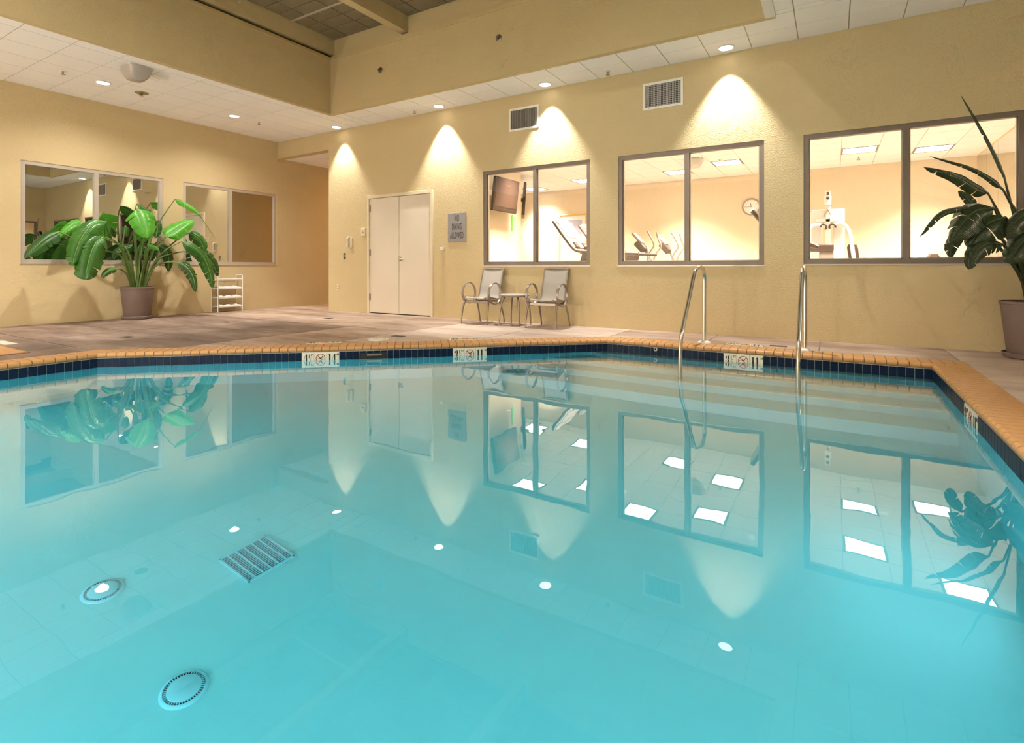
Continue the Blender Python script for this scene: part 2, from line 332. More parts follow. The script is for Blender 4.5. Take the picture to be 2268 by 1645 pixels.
PLANT_RIGHT = [
 ([(1.901, 7.95, 0.632), (1.776, 7.883, 1.269), (1.685, 7.817, 1.662), (1.608, 7.75, 1.996)], [(1.608, 7.75, 1.996), (1.52, 7.733, 2.264), (1.374, 7.717, 2.628), (1.225, 7.7, 2.962)], 0.017, 0),
 ([(1.908, 7.95, 0.632), (1.772, 7.867, 1.456), (1.657, 7.783, 1.735), (1.584, 7.7, 1.861)], [(1.584, 7.7, 1.861), (1.448, 7.65, 1.996), (1.268, 7.6, 2.117), (0.926, 7.55, 2.268)], 0.028, 0),
 ([(1.901, 7.95, 0.632), (1.737, 7.833, 1.212), (1.587, 7.717, 1.528), (1.417, 7.6, 1.777)], [(1.445, 7.6, 1.812), (1.311, 7.517, 1.896), (1.14, 7.433, 2.01), (0.85, 7.35, 2.118)], 0.078, 0.15),
 ([(1.901, 7.95, 0.632), (1.699, 7.917, 1.177), (1.521, 7.883, 1.467), (1.383, 7.85, 1.683)], [(1.383, 7.85, 1.683), (1.327, 7.867, 1.785), (1.285, 7.883, 1.849), (1.242, 7.9, 1.893)], 0.043, 0),
 ([(1.901, 7.95, 0.632), (1.716, 7.8, 1.155), (1.532, 7.65, 1.488), (1.336, 7.5, 1.652)], [(1.336, 7.5, 1.652), (1.163, 7.4, 1.652), (0.991, 7.3, 1.579), (0.803, 7.2, 1.33)], 0.041, 0.3),
 ([(1.901, 7.95, 0.632), (1.726, 7.783, 1.155), (1.567, 7.617, 1.447), (1.465, 7.45, 1.639)], [(1.465, 7.45, 1.639), (1.298, 7.367, 1.605), (1.173, 7.283, 1.459), (1.062, 7.2, 1.259)], 0.154, 0.35),
 ([(1.908, 7.95, 0.632), (1.75, 7.767, 1.08), (1.641, 7.583, 1.351), (1.535, 7.4, 1.559)], [(1.549, 7.4, 1.531), (1.432, 7.35, 1.488), (1.314, 7.3, 1.383), (1.223, 7.25, 1.203)], 0.158, 0.15),
 ([(1.901, 7.95, 0.632), (1.681, 7.833, 1.082), (1.461, 7.717, 1.308), (1.239, 7.6, 1.384)], [(1.224, 7.6, 1.384), (1.16, 7.567, 1.328), (1.119, 7.533, 1.233), (1.114, 7.5, 1.11)], 0.064, 0.2),
 ([(1.901, 7.95, 0.632), (1.742, 7.733, 0.896), (1.613, 7.517, 1.06), (1.475, 7.3, 1.191)], [(1.508, 7.3, 1.244), (1.369, 7.233, 1.253), (1.263, 7.167, 1.165), (1.198, 7.1, 0.98)], 0.092, 0.5),
 ([(1.915, 7.95, 0.632), (1.8, 7.75, 0.988), (1.727, 7.55, 1.257), (1.656, 7.35, 1.426)], [(1.783, 7.35, 1.593), (1.683, 7.3, 1.56), (1.582, 7.25, 1.457), (1.513, 7.2, 1.3)], 0.121, 0.6),
 ([(1.922, 7.95, 0.632), (1.809, 7.733, 0.988), (1.746, 7.517, 1.166), (1.683, 7.3, 1.317)], [(1.746, 7.3, 1.367), (1.665, 7.25, 1.298), (1.584, 7.2, 1.178), (1.522, 7.15, 1.04)], 0.129, 0.5),
 ([(1.949, 7.95, 0.633), (1.961, 7.917, 1.266), (2.006, 7.883, 1.631), (2.089, 7.85, 1.877)], [(2.089, 7.85, 1.877), (2.17, 7.817, 1.938), (2.262, 7.783, 1.854), (2.338, 7.75, 1.634)], 0.124, 0.3),
 ([(1.963, 7.95, 0.634), (2.02, 7.833, 1.079), (2.117, 7.717, 1.343), (2.208, 7.6, 1.437)], [(2.208, 7.6, 1.437), (2.296, 7.533, 1.412), (2.345, 7.467, 1.272), (2.359, 7.4, 1.071)], 0.125, 0.4),
 ([(1.936, 7.98, 0.631), (1.934, 7.97, 1.269), (1.931, 7.96, 1.642), (1.969, 7.95, 2.049)], [(1.969, 7.95, 2.049), (1.996, 7.95, 2.232), (2.063, 7.95, 2.372), (2.155, 7.95, 2.416)], 0.102, 0.1),
]

# ------------------------------------------------------------------ room shell
def wall(name, axis, a0, a1, u0, u1, z0, z1, holes, m, label):
    us = sorted({u0, u1, *[q for h in holes for q in h[:2]]}); b = MB()
    for p, q in zip(us, us[1:]):
        hs = sorted([h for h in holes if h[0] <= p+1e-6 and h[1] >= q-1e-6], key=lambda h: h[2]); z = z0
        spans = []
        for h in hs:
            if h[2] > z: spans.append((z, h[2]))
            z = h[3]
        if z < z1: spans.append((z, z1))
        for s0, s1 in spans:
            b.bx(p, a0, s0, q, a1, s1) if axis == 'y' else b.bx(a0, p, s0, a1, q, s1)
    o = b.build(name, m); o['kind'] = 'structure'; o['label'] = label; return o
DOOR = (-8.834, -6.965, 0, 2.603)
WB = [(-5.736,-3.536,1.047,2.853), (-3.034,-.843,1.045,2.846), (-.346,1.935,1.055,2.85)]
WLW = [(3.405,5.693,1.09,2.884), (6.09,8.351,1.08,2.87)]
WRW = [(5.6,8.1,1.05,2.85)]
HX = -10.139
wall('wall_back', 'y', D, D+.2, HX, RW+.2, -.3, C+.3, [DOOR]+WB, M['stucco'], 'yellow stucco far wall with double door and gym windows')
MB().bx(L, D, 3.782, HX, D+.2, C+.3).build('wall_back_header', M['stucco'])['kind'] = 'structure'
wall('wall_left', 'x', L-.2, L, NW-.2, 13.4, -.3, C+.3, WLW, M['stucco'], 'yellow stucco wall behind the potted plant and white rack')
wall('wall_right', 'x', RW, RW+.2, NW-.2, D+.2, -.3, C+.3, WRW, M['stucco'], 'yellow stucco wall to the right of the pool')
wall('wall_near', 'y', NW-.2, NW, L-.2, RW+.2, -.3, C+.3, [], M['stucco'], 'yellow stucco wall behind the camera')
# hallway
wall('wall_hall_right', 'x', HX, HX+.2, D+.2, 13.4, -.3, C, [], M['stucco'], 'stucco side wall of the hallway')
wall('wall_hall_end', 'y', 13.2, 13.4, L-.2, HX+.2, -.3, C, [], M['stucco'], 'stucco end wall of the hallway')
# gym shell
wall('wall_gym_back', 'y', GD, GD+.1, GX0-.1, 8.2, -.1, GC+.2, [], M['gymwall'], 'papered far wall of the gym')
wall('wall_gym_left', 'x', GX0-.1, GX0, D+.2, GD, -.1, GC+.2, [], M['gymwall'], 'papered left wall of the gym')
wall('wall_gym_right', 'x', GX1+.03, GX1+.2, D+.2, GD, -.1, GC+.2, [], M['gymwall'], 'papered right wall of the gym')
wall('wall_gym_partition', 'x', -6.37, -6.25, D+.2, 10.69, 0, GC, [], M['gymwall'], 'papered gym partition carrying the television')
# dark office behind the reflective windows
bo = MB(); bo.bx(L-2.6, 2.6, .4, L-2.5, 9, 3.6); bo.bx(L-2.5, 2.6, .4, L-.2, 2.7, 3.6); bo.bx(L-2.5, 8.9, .4, L-.2, 9, 3.6)
bo.bx(L-2.5, 2.6, .3, L-.2, 9, .4); bo.bx(L-2.5, 2.6, 3.6, L-.2, 9, 3.7)
bo.build('wall_office', M['gymwall'])['kind'] = 'structure'
# lobby behind the right-hand window
bl = MB(); bl.bx(RW+3, 4.6, 0, RW+3.1, 9, 3.3); bl.bx(RW+.2, 4.5, 0, RW+3, 4.6, 3.3); bl.bx(RW+.2, 8.9, 0, RW+3, 9, 3.3)
bl.bx(RW+.2, 4.6, 3.2, RW+3, 8.9, 3.3); bl.bx(RW+.2, 4.6, -.1, RW+3, 8.9, 0)
bl.build('wall_lobby', M['gymwall'])['kind'] = 'structure'

# ---- windows
def window(idx, axis, h, mid, m, pane, label, inward):
    u0, u1, z0, z1 = h; root = struct('window_%d' % idx, label); fw = .065
    base = {'b': D, 'l': L, 'r': RW}[axis]; sg = {'b': 1, 'l': -1, 'r': 1}[axis]
    a0, a1 = base+sg*.012, base+sg*.11
    def bar(b, p0, p1, q0, q1, d0=a0, d1=a1):
        lo, hi = min(d0,d1), max(d0,d1)
        b.bx(p0, lo, q0, p1, hi, q1) if axis == 'b' else b.bx(lo, p0, q0, hi, p1, q1)
    b = MB(); bar(b,u0,u1,z0,z0+fw); bar(b,u0,u1,z1-fw,z1); bar(b,u0,u0+fw,z0+fw,z1-fw); bar(b,u1-fw,u1,z0+fw,z1-fw)
    b.build('window_frame', m, root)
    b = MB(); bar(b, mid-.034, mid+.034, z0+fw, z1-fw); b.build('mullion', m, root)
    for p0, p1 in ((u0+fw, mid-.034), (mid+.034, u1-fw)):
        b = MB(); bar(b, p0, p1, z0+fw, z1-fw, base+sg*.055, base+sg*.061); b.build('pane', pane, root)
    # thin pale bead around the glass and a sill strip
    b = MB()
    for p0, p1 in ((u0+fw, mid-.034), (mid+.034, u1-fw)):
        bar(b,p0,p0+.014,z0+fw,z1-fw,base+sg*.062,base+sg*.1); bar(b,p1-.014,p1,z0+fw,z1-fw,base+sg*.062,base+sg*.1)
        bar(b,p0,p1,z0+fw,z0+fw+.014,base+sg*.062,base+sg*.1)
    b.build('glazing_bead', M['alu_light'], root)
    b = MB(); bar(b, u0-.012, u1+.012, z0-.018, z0-.001, base-sg*.012, base+sg*.1); b.build('window_sill', M['alu_light'], root)
window(1, 'b', WB[0], -4.617, M['alu'], M['glass'], 'gym window above the two chairs', 1)
window(2, 'b', WB[1], -1.932, M['alu'], M['glass'], 'gym window between the other two gym windows', 1)
window(3, 'b', WB[2], .805, M['alu'], M['glass'], 'gym window behind the right-hand plant', 1)
window(4, 'l', WLW[0], 4.518, M['alu_light'], M['reflective_glass'], 'reflective office window behind the potted plant', 1)
window(5, 'l', WLW[1], 7.163, M['alu_light'], M['reflective_glass'], 'reflective office window above the white rack', 1)
window(6, 'r', WRW[0], 6.85, M['alu'], M['glass'], 'lobby window in the right wall', 1)

# ---- double door
dr = struct('door_1', 'cream double door between the wall phone and the no diving sign')
b = MB(); b.bx(-8.834,D-.035,0,-8.784,D+.08,2.603); b.bx(-7.026,D-.035,0,-6.965,D+.08,2.603); b.bx(-8.784,D-.035,2.535,-7.026,D+.08,2.603)
b.build('door_frame', M['door_frame'], dr, bevel=.006)
MB().bx(-8.784, D+.02, 0, -7.026, D+.19, .012).build('threshold', M['black'], dr)
for x0, x1, hx, hy in ((-8.778,-7.919,-8.785,(2.322,1.34,.36)), (-7.905,-7.032,-7.03,(2.32,1.337,.362))):
    lf = MB().bx(x0, D+.0, .022, x1, D+.045, 2.528).build('door_leaf', M['door'], dr)
    for z in hy:
        h = MB(); h.tube([(hx,D-.012,z-.075),(hx,D-.012,z+.075)], .012, 8); h.bx(hx-.014,D-.006,z-.072,hx+.03 if hx<-8 else hx+.012,D+.0,z+.072)
        h.build('hinge', M['hinge'], lf, smooth=40)
hd = MB(); hd.lathe([(.045,0),(.05,-.006),(.048,-.014),(.022,-.02),(.02,-.05)], 20, (-7.845,D,1.19), 'y')
hd.tube([(-7.845,D-.05,1.19),(-7.80,D-.056,1.19),(-7.735,D-.054,1.188)], [.016,.014,.010], 10); hd.bx(-7.92,D-.004,1.13,-7.898,D+.002,1.25)
hd.build('door_handle', M['steel'], lf, smooth=40)

# ---- ceilings
FX, FY, FR, FN = -8.92, 7.42, -.723, -3.0
ceil = struct('ceiling', 'dropped white acoustic tile ceiling around the raised well')
def rects(x0,x1,y0,y1,z,bmb,t=.04): bmb.bx(x0,y0,z,x1,y1,z+t)
g = MB(); zt = C+.006
for r in ((L,FX-.02,NW,D),(FX,RW,FY+.02,D),(FR+.03,RW,NW,FY),(FX,FR,NW,FN-.02)): rects(r[0],r[1],r[2],r[3],zt,g)
g.build('ceiling_grid', M['tee'], ceil)
TCACHE = {}
def tile_at(parent, x0, x1, y0, y1, z, m, name='ceiling_tile', gap=.013, t=.012):
    w, h = round(x1-x0-gap, 3), round(y1-y0-gap, 3)
    if w < .03 or h < .03: return
    key = (w, h, t, m.name)
    if key not in TCACHE: TCACHE[key] = MB().bx(-w/2,-h/2,0,w/2,h/2,t).mesh(name)
    link(name, TCACHE[key], m, parent, ((x0+x1)/2, (y0+y1)/2, z))
def lines(o, p, a, b):
    k = math.ceil((a-o)/p-1e-6); out = [a]
    while o+k*p < b-1e-6:
        if o+k*p > a+1e-6: out.append(o+k*p)
        k += 1
    return out+[b]
def tiles(parent, x0, x1, y0, y1, z, m, ox, oy, p=.59, skip=()):
    xs, ys = lines(ox,p,x0,x1), lines(oy,p,y0,y1)
    for a, b_ in zip(xs, xs[1:]):
        for c, d in zip(ys, ys[1:]):
            if any(abs((a+b_)/2-sx) < .2 and abs((c+d)/2-sy) < .2 for sx, sy in skip): continue
            tile_at(parent, a, b_, c, d, z, m)
tiles(ceil, L, FX, 1.41, D, C, M['tile'], -11.62, 7.90)
tiles(ceil, FX, RW, FY, D, C, M['tile'], -11.62, 7.90)
tiles(ceil, FR, RW, 5.54, FY, C, M['tile'], -11.62, 7.90)
g = MB(); g.bx(L,NW,C,FX-.004,1.40,C+.01); g.bx(FR+.004,NW,C,RW,5.53,C+.01); g.bx(FX,NW,C,FR,FN-.004,C+.01); g.build('tile_field', M['tile'], ceil)
# raised well: fascia, inner beams, upper panels
fa = struct('trim_1', 'beige plaster fascia of the raised ceiling well')
b = MB(); b.bx(FX-.10,FN,C-.002,FX,FY+.10,5.375); b.bx(FX,FY,C-.002,FR+.1,FY+.10,5.375); b.bx(FR,FN,C-.002,FR+.1,FY,5.375); b.bx(FX-.1,FN-.1,C-.002,FR+.1,FN,5.375)
b.build('fascia', M['fascia'], fa)
b = MB(); b.bx(FX-.004,FN,5.30,FX+.012,FY,5.33); b.bx(FX,FY-.012,5.30,FR,FY+.004,5.33); b.build('fascia_bead', M['fascia'], fa)
b = MB(); b.bx(FR-.012,FN,C-.012,FR+.105,FY+.02,C-.001); b.build('edge_trim', M['white_plastic'], fa)
up = struct('trim_2', 'beams and dark panels of the raised upper ceiling')
b = MB(); b.bx(-9.05,FN-.1,5.445,-8.895,7.6,5.80); b.build('beam', M['fascia'], up)
b = MB(); b.bx(-9.05,7.50,5.375,FR+.2,7.62,5.80); b.build('beam', M['fascia'], up)
for bx_ in (-6.935, -4.4, -2.2):
    MB().bx(bx_-.085,FN,5.45,bx_+.085,7.5,5.80).build('beam', M['fascia'], up)
MB().bx(-7.0,7.47,5.44,-6.87,7.5,5.475).build('beam_bracket', M['hinge'], up)
b = MB(); b.bx(-9.6,FN-.3,5.37,-9.02,7.8,5.375); b.bx(-9.62,FN-.3,5.37,-9.6,7.8,5.85); b.bx(-9.6,7.62,5.3,FR+.3,7.7,5.85); b.bx(-.62,FN-.2,5.3,-.5,7.7,5.85); b.bx(-9.6,FN-.2,5.3,-.5,FN-.1,5.85)
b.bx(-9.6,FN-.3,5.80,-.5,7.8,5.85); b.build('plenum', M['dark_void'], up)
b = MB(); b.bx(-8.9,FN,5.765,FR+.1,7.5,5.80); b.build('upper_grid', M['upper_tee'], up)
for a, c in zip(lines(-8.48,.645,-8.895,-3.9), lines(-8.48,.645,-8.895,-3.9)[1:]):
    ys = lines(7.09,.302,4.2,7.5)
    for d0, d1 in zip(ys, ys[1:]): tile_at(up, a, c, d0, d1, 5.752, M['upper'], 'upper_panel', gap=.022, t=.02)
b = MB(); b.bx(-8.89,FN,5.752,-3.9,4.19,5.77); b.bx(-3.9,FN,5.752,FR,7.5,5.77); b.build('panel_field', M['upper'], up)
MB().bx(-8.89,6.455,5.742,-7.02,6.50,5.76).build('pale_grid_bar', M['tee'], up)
# hallway ceiling
hc = struct('ceiling_hall', 'white tile ceiling of the hallway')
MB().bx(L,D+.2,3.79,HX,13.2,3.83).build('ceiling_grid', M['tee'], hc)
tiles(hc, L, HX, D+.2, 13.2, 3.782, M['tile'], -11.62, 9.0)
b = MB(); b.bx(-10.98,9.05,3.772,-10.4,9.6,3.782); b.build('return_grille', M['dark_void'], hc)
# gym ceiling and floor
gc = struct('ceiling_gym', 'white tile ceiling of the gym')
MB().bx(GX0,D+.2,GC+.006,GX1+.05,GD,GC+.05).build('ceiling_grid', M['tee'], gc)
PANELS = [(.435,12.05),(1.62,12.64),(-1.93,12.05),(-3.11,12.64),(-5.475,12.64),(-7.25,13.23),(-4.29,10.27),(-3.11,9.68),(-1.93,10.27),(.435,10.27),(1.62,9.68),(-5.475,9.68)]
tiles(gc, GX0, GX1+.05, D+.2, GD, GC, M['tile'], .14, 11.757, .591, skip=PANELS)
MB().bx(GX0,D+.2,-.06,GX1+.05,GD,0).build('floor_gym', M['gym_floor'])['kind'] = 'structure'
MB().bx(L,D+.0,-.2,HX,13.2,-.001).build('floor_hall', M['deck'])['kind'] = 'structure'
MB().bx(GX0-.5,D+.2,GC+.9,8,GD+.1,GC+1).build('ceiling_void', M['dark_void'])['kind'] = 'structure'

# ------------------------------------------------------------------ pool
PA, P1, P2, P3, PB = (-7.385,-.6), (-7.385,2.77), (-2.705,7.03), (.9,7.03), (.9,-.6)
POOL = [PA, P1, P2, P3, PB]                 # clockwise seen from above
def offset(poly, d):
    n = len(poly); out = []
    for i in range(n):
        a, b_, c = Vector(poly[i-1]), Vector(poly[i]), Vector(poly[(i+1)%n])
        e1, e2 = (b_-a).normalized(), (c-b_).normalized()
        n1, n2 = Vector((-e1.y, e1.x)), Vector((-e2.y, e2.x))
        k = (n1+n2); k = k/ (k.length**2) * 2
        out.append(tuple(b_ + k*d))
    return out
OUT = offset(POOL, .30)
pool = thing('swimming_pool', 'indoor swimming pool with orange brick coping and navy waterline tiles', 'pool')
b = MB(); wo = offset(POOL, .26)
for i in range(5):
    a, c, ao, co = POOL[i], POOL[(i+1)%5], wo[i], wo[(i+1)%5]
    b.prism([a, c, co, ao], FLOORZ-.1, -.061)
b.build('basin_wall', M['plaster'], pool)
MB().prism(wo, FLOORZ-.2, FLOORZ).build('basin_floor', M['plaster'], pool)
dx = lambda y: -7.385+(y-2.77)*(4.68/4.26)
for ye, zs in ((6.85,-.25),(6.42,-.50),(6.10,-.75),(5.72,-1.05)):
    so = MB().prism([(dx(ye)-.02,ye),(-2.715,7.05),(.92,7.05),(.92,ye)], FLOORZ-.05, zs).build('entry_step', M['step_plaster'], pool, bevel=.012)
    if zs > -1: MB().prism([(dx(ye)+.02,ye-.006),(dx(ye)+.02,ye+.075),(.90,ye+.075),(.90,ye-.006)], zs-.035, zs+.006).build('nosing', M['nosing'], so, bevel=.01)
def frame(a, c): 
    a, c = Vector(a), Vector(c); e = (c-a).normalized(); return a, e, Vector((-e.y, e.x)), (c-a).length
EDGES = [(PA,P1),(P1,P2),(P2,P3),(P3,PB)]
# coping bricks with a rounded nose
def brick_mesh(w):
    pr = [(.30,-.06),(.30,0)]; r = .028
    for k in range(7):
        a = math.pi/2+math.pi*k/6; pr.append((.012+r*math.cos(a)*1.0, -.03+r*math.sin(a)+.002))
    pr = [(y, min(z,0)) for y,z in pr]
    bm_ = MB(); bm_.prism(pr, -w/2, w/2, lambda y,z,x: (x,y,z)); return bm_.mesh('coping_brick', 40)
BM = {}
def put_brick(pos, ang, w):
    w = round(w, 3)
    if w not in BM: BM[w] = brick_mesh(w)
    link('coping_brick', BM[w], M['coping'], pool, (pos[0], pos[1], 0.0), (0,0,ang))
for i, (a, c) in enumerate(EDGES):
    a, e, nrm, ln = frame(a, c)
    ext0, ext1 = 0, (.30 if i == 2 else 0)
    s0 = 0; n = round((ln+ext1)/.1005); p = (ln+ext1)/n; ang = math.atan2(e.y, e.x)
    for k in range(n): put_brick(a+e*(k+.5)*p, ang, p-.008)
b = MB()
for i, (a, c) in enumerate(EDGES):
    a, e, nrm, ln = frame(a, c); c2 = a+e*(ln+(.30 if i == 2 else 0))
    b.prism([tuple(a-nrm*.002), tuple(c2-nrm*.002), tuple(c2+nrm*.297), tuple(a+nrm*.297)], -.0595, -.004)
b.build('coping_mortar', M['grout_dark'], pool)
for i in (1, 2):      # wedge bricks filling the two oblique corners
    v = Vector(POOL[i]); n0 = frame(*EDGES[i-1])[2]; n1 = frame(*EDGES[i])[2]
    MB().prism([tuple(v), tuple(v+n0*.30), OUT[i], tuple(v+n1*.30)], -.06, -.001).build('coping_brick', M['coping'], pool)
a, e, nrm, ln = frame(PB, PA)
b = MB()
for k in range(82): 
    x = .9-(k+.5)*.101; b.bx(x-.046,-.9,-.06,x+.046,-.59,0)
o = b.build('coping_row', M['coping'], pool); o['kind'] = 'stuff'
# waterline tiles and depth markers
TP, TZ0, TZ1 = .0775, -.216, -.064
TM = {}
def tile_mesh(w, h):
    key = (round(w,3), round(h,3))
    if key not in TM: TM[key] = MB().bx(-key[0]/2,-.010,-key[1]/2,key[0]/2,.004,key[1]/2).mesh('waterline_tile')
    return TM[key]
MARKS = {1: [(2.272,2.723,'4','4'), (4.165,4.616,'3','1')], 2: [(1.538,1.988,'3','1')], 3: [(1.60,2.05,'3','1')]}
SKIM = (2.975, 3.32)
def glyph_poly(ch):   # heavy stencil numerals in a unit box
    if ch == '1': return [[(.30,0),(.62,0),(.62,1),(.44,1),(.18,.90),(.18,.86),(.30,.86)]]
    if ch == '4': return [[(.52,0),(.80,0),(.80,1),(.62,1),(.52,.86)], [(.0,.26),(.06,.24),(.50,.86),(.50,.95)], [(.0,.24),(.50,.24),(.50,.29),(.02,.29)], [(.84,.24),(.98,.24),(.98,.29),(.84,.29)]]
    out = []
    for cy, r in ((.74,.26),(.27,.27)):   # '3': two heavy right-hand bowls
        o_ = [( .42+.46*math.cos(t), cy+r*math.sin(t)) for t in [math.radians(q) for q in range(-80,96,16)]]
        i_ = [( .42+.16*math.cos(t), cy+(r-.02)*math.sin(t)) for t in [math.radians(q) for q in range(95,-81,-16)]]
        out.append(o_+i_)
        s = 1 if cy > .5 else -1
        out.append([(.34+.04*math.cos(t)-.1, cy+s*.02+.13*math.sin(t)) if False else (.20+.16*math.cos(t), cy+s*.02+.15*math.sin(t)) for t in [math.radians(q) for q in range(0,360,30)]])
    return out
def marker(parent, org, e, nrm, feet, metre, flat=False):
    """three cream 15 cm tiles: feet, no-diving disc, metres"""
    e3 = Vector((e.x, e.y, 0)); n3 = Vector((0,0,-1)) if flat else Vector((nrm.x, nrm.y, 0)); u3 = Vector((nrm.x,nrm.y,0)) if flat else Vector((0,0,1))
    org = Vector(org)
    fn = lambda a, h, d: tuple(org+e3*a+u3*h-n3*d)
    for k in range(3):
        t = MB().prism([(k*.151+.002,.002),(k*.151+.147,.002),(k*.151+.147,.150),(k*.151+.002,.150)], -.004, .0105, fn).build('marker_tile', M['marker'], parent)
        t['label'] = 'cream depth marker tile'
        g = MB(); rd = None; d0, d1 = .010, .0122
        def put(ch, x, y, w, h):
            for q in glyph_poly(ch): g.prism([(x+a*w, y+c_*h) for a, c_ in q], d0, d1, fn)
        x0 = k*.151
        if k == 0:
            put(feet, x0+.018, .018, .058, .112); put('1', x0+.078, .082, .026, .046)
            g.prism([(x0+.082,.068),(x0+.086,.066),(x0+.112,.082),(x0+.110,.086)], d0, d1, fn)
            g.prism([(x0+.092,.020),(x0+.116,.020),(x0+.116,.026),(x0+.100,.026),(x0+.114,.05),(x0+.104,.062),(x0+.092,.052),(x0+.098,.052),(x0+.104,.056),(x0+.107,.05)], d0, d1, fn)
            for q in ([(.112,.104),(.117,.104),(.117,.132),(.112,.132)],[(.117,.127),(.127,.127),(.127,.132),(.117,.132)],[(.117,.116),(.124,.116),(.124,.120),(.117,.120)],[(.129,.127),(.142,.127),(.142,.132),(.129,.132)],[(.133,.104),(.138,.104),(.138,.127),(.133,.127)]):
                g.prism([(x0+a, c_) for a, c_ in q], d0, d1, fn)
        elif k == 1:
            rd = MB(); n = 28; cx, cy, r1, r0 = x0+.075, .076, .058, .050
            for q in range(n):
                t0, t1 = 2*math.pi*q/n, 2*math.pi*(q+1)/n
                rd.prism([(cx+r0*math.cos(t0),cy+r0*math.sin(t0)),(cx+r1*math.cos(t0),cy+r1*math.sin(t0)),(cx+r1*math.cos(t1),cy+r1*math.sin(t1)),(cx+r0*math.cos(t1),cy+r0*math.sin(t1))], d0, d1, fn)
            rd.prism([(cx-.040,cy+.034),(cx-.034,cy+.040),(cx+.040,cy-.034),(cx+.034,cy-.040)], d0, d1, fn)
            g.prism([(cx-.006,cy-.002),(cx+.002,cy-.008),(cx+.034,cy+.030),(cx+.028,cy+.035)], d0+.001, d1+.001, fn)
            g.prism([(cx-.012,cy+.008),(cx-.016,cy+.004),(cx-.004,cy-.010),(cx+.002,cy-.006)], d0+.001, d1+.001, fn)
            for w in range(6): g.prism([(cx-.045+w*.015,cy+(.002 if w%2 else -.002)),(cx-.034+w*.015,cy+(.0 if w%2 else -.0)),(cx-.034+w*.015,cy+.003),(cx-.045+w*.015,cy+.004)], d0, d1, fn)
        else:
            put('1', x0+.010, .018, .055, .112); g.prism([(x0+.056,.018),(x0+.066,.018),(x0+.066,.028),(x0+.056,.028)], d0, d1, fn)
            put(metre, x0+.058, .018, .055, .112)
            for q in ([(.120,.104),(.125,.104),(.125,.132),(.120,.132)],[(.138,.104),(.143,.104),(.143,.132),(.138,.132)],[(.120,.132),(.126,.132),(.134,.108),(.130,.108)],[(.137,.132),(.143,.132),(.134,.108),(.130,.108)]):
                g.prism([(x0+a, c_) for a, c_ in q], d0, d1, fn)
        g.build('numeral' if k != 1 else 'diver_symbol', M['black'], t)
        if rd: rd.build('prohibition_ring', M['red'], t)
gb = MB()
for i, (a, c) in enumerate(EDGES):
    a, e, nrm, ln = frame(a, c); ang = math.atan2(e.y, e.x)
    gb.prism([tuple(a-nrm*.002), tuple(a+e*ln-nrm*.002), tuple(a+e*ln+nrm*.004), tuple(a+nrm*.004)], TZ0-.004, TZ1+.003)
    cuts = sorted([(m[0], m[1]) for m in MARKS.get(i, [])] + ([SKIM] if i == 1 else [])); segs = []; s = 0
    for q in cuts: segs.append((s, q[0])); s = q[1]
    segs.append((s, ln))
    for s0, s1 in segs:
        n = max(1, round((s1-s0)/TP)); p = (s1-s0)/n
        for k in range(n):
            pos = a+e*(s0+(k+.5)*p)
            link('waterline_tile', tile_mesh(p-.005, TZ1-TZ0), M['navy'], pool, (pos.x, pos.y, (TZ0+TZ1)/2), (0,0,ang))
    for m in MARKS.get(i, []):
        o3 = a+e*m[0]; marker(pool, (o3.x, o3.y, TZ0), e, nrm, m[2], m[3])
    if i == 1:
        for k in range(4):
            pos = a+e*(SKIM[0]+(k+.5)*.0863); link('waterline_tile', tile_mesh(.081, .030), M['navy'], pool, (pos.x, pos.y, -.080), (0,0,ang))
        sk = MB(); fnS = lambda x, z, d: tuple(Vector((a.x,a.y,0))+Vector((e.x,e.y,0))*x+Vector((0,0,z))-Vector((nrm.x,nrm.y,0))*d)
        sk.prism([(SKIM[0],-.216),(SKIM[1],-.216),(SKIM[1],-.097),(SKIM[0],-.097)], .000, .004, fnS); sko = sk.build('skimmer_mouth', M['black'], pool)
        sk = MB(); sk.prism([(SKIM[0]+.09,-.128),(SKIM[1]-.07,-.128),(SKIM[1]-.07,-.106),(SKIM[0]+.09,-.106)], .004, .010, fnS); sk.build('skimmer_flap', M['brushed'], sko)
gb.build('tile_grout', M['grout'], pool)
# eyelet under the coping on the step side
e_ = MB(); e_.tube([(-2.02+.02*math.cos(t), 7.012, -.085+.02*math.sin(t)) for t in [k*math.pi/6 for k in range(12)]], .006, 6, True); e_.build('rope_eyelet', M['white_plastic'], pool, smooth=60)
# water
wp = offset(POOL, .02)
tag(MB().prism(wp, FLOORZ-.03, ZW).build('pool_water', M['water']), 'clear turquoise water filling the swimming pool', 'water', kind='stuff')
# added unseen underwater lights that brighten the water from near and side walls
def added_pool_light(x, y, dirv, label, k=1.0):
    t = thing('added_pool_light', label, 'added pool light', (x,y,-.72), math.atan2(dirv[1], dirv[0]), 'added underwater fill lights')
    MB().lathe([(.09,.0),(.15,.0),(.15,.025),(.12,.035),(.09,.03)], 24, axis='x', cap=False).build('bezel', M['steel'], t, smooth=40)
    MB().lathe([(.11,.004),(.10,.012),(.02,.018)], 24, axis='x').build('lens', M['panel_lens'], t, smooth=40)
    area('bulb', (.05,0,0), P_POOL*k, .20, t, (.78,.89,1.0), (1,0,.06), 'DISK')
for x in (-6.2,-4.2,-2.2,-.3): added_pool_light(x, -.6, (0,1), 'added unseen underwater light in the pool wall beneath the camera')
added_pool_light(-7.385, 1.0, (1,0), 'added unseen underwater light in the left pool wall')
added_pool_light(.9, 1.2, (-1,0), 'added unseen underwater light in the right pool wall beside the camera')
added_pool_light(.9, 3.5, (-1,0), 'added unseen underwater light in the right pool wall just beyond the frame', .6)

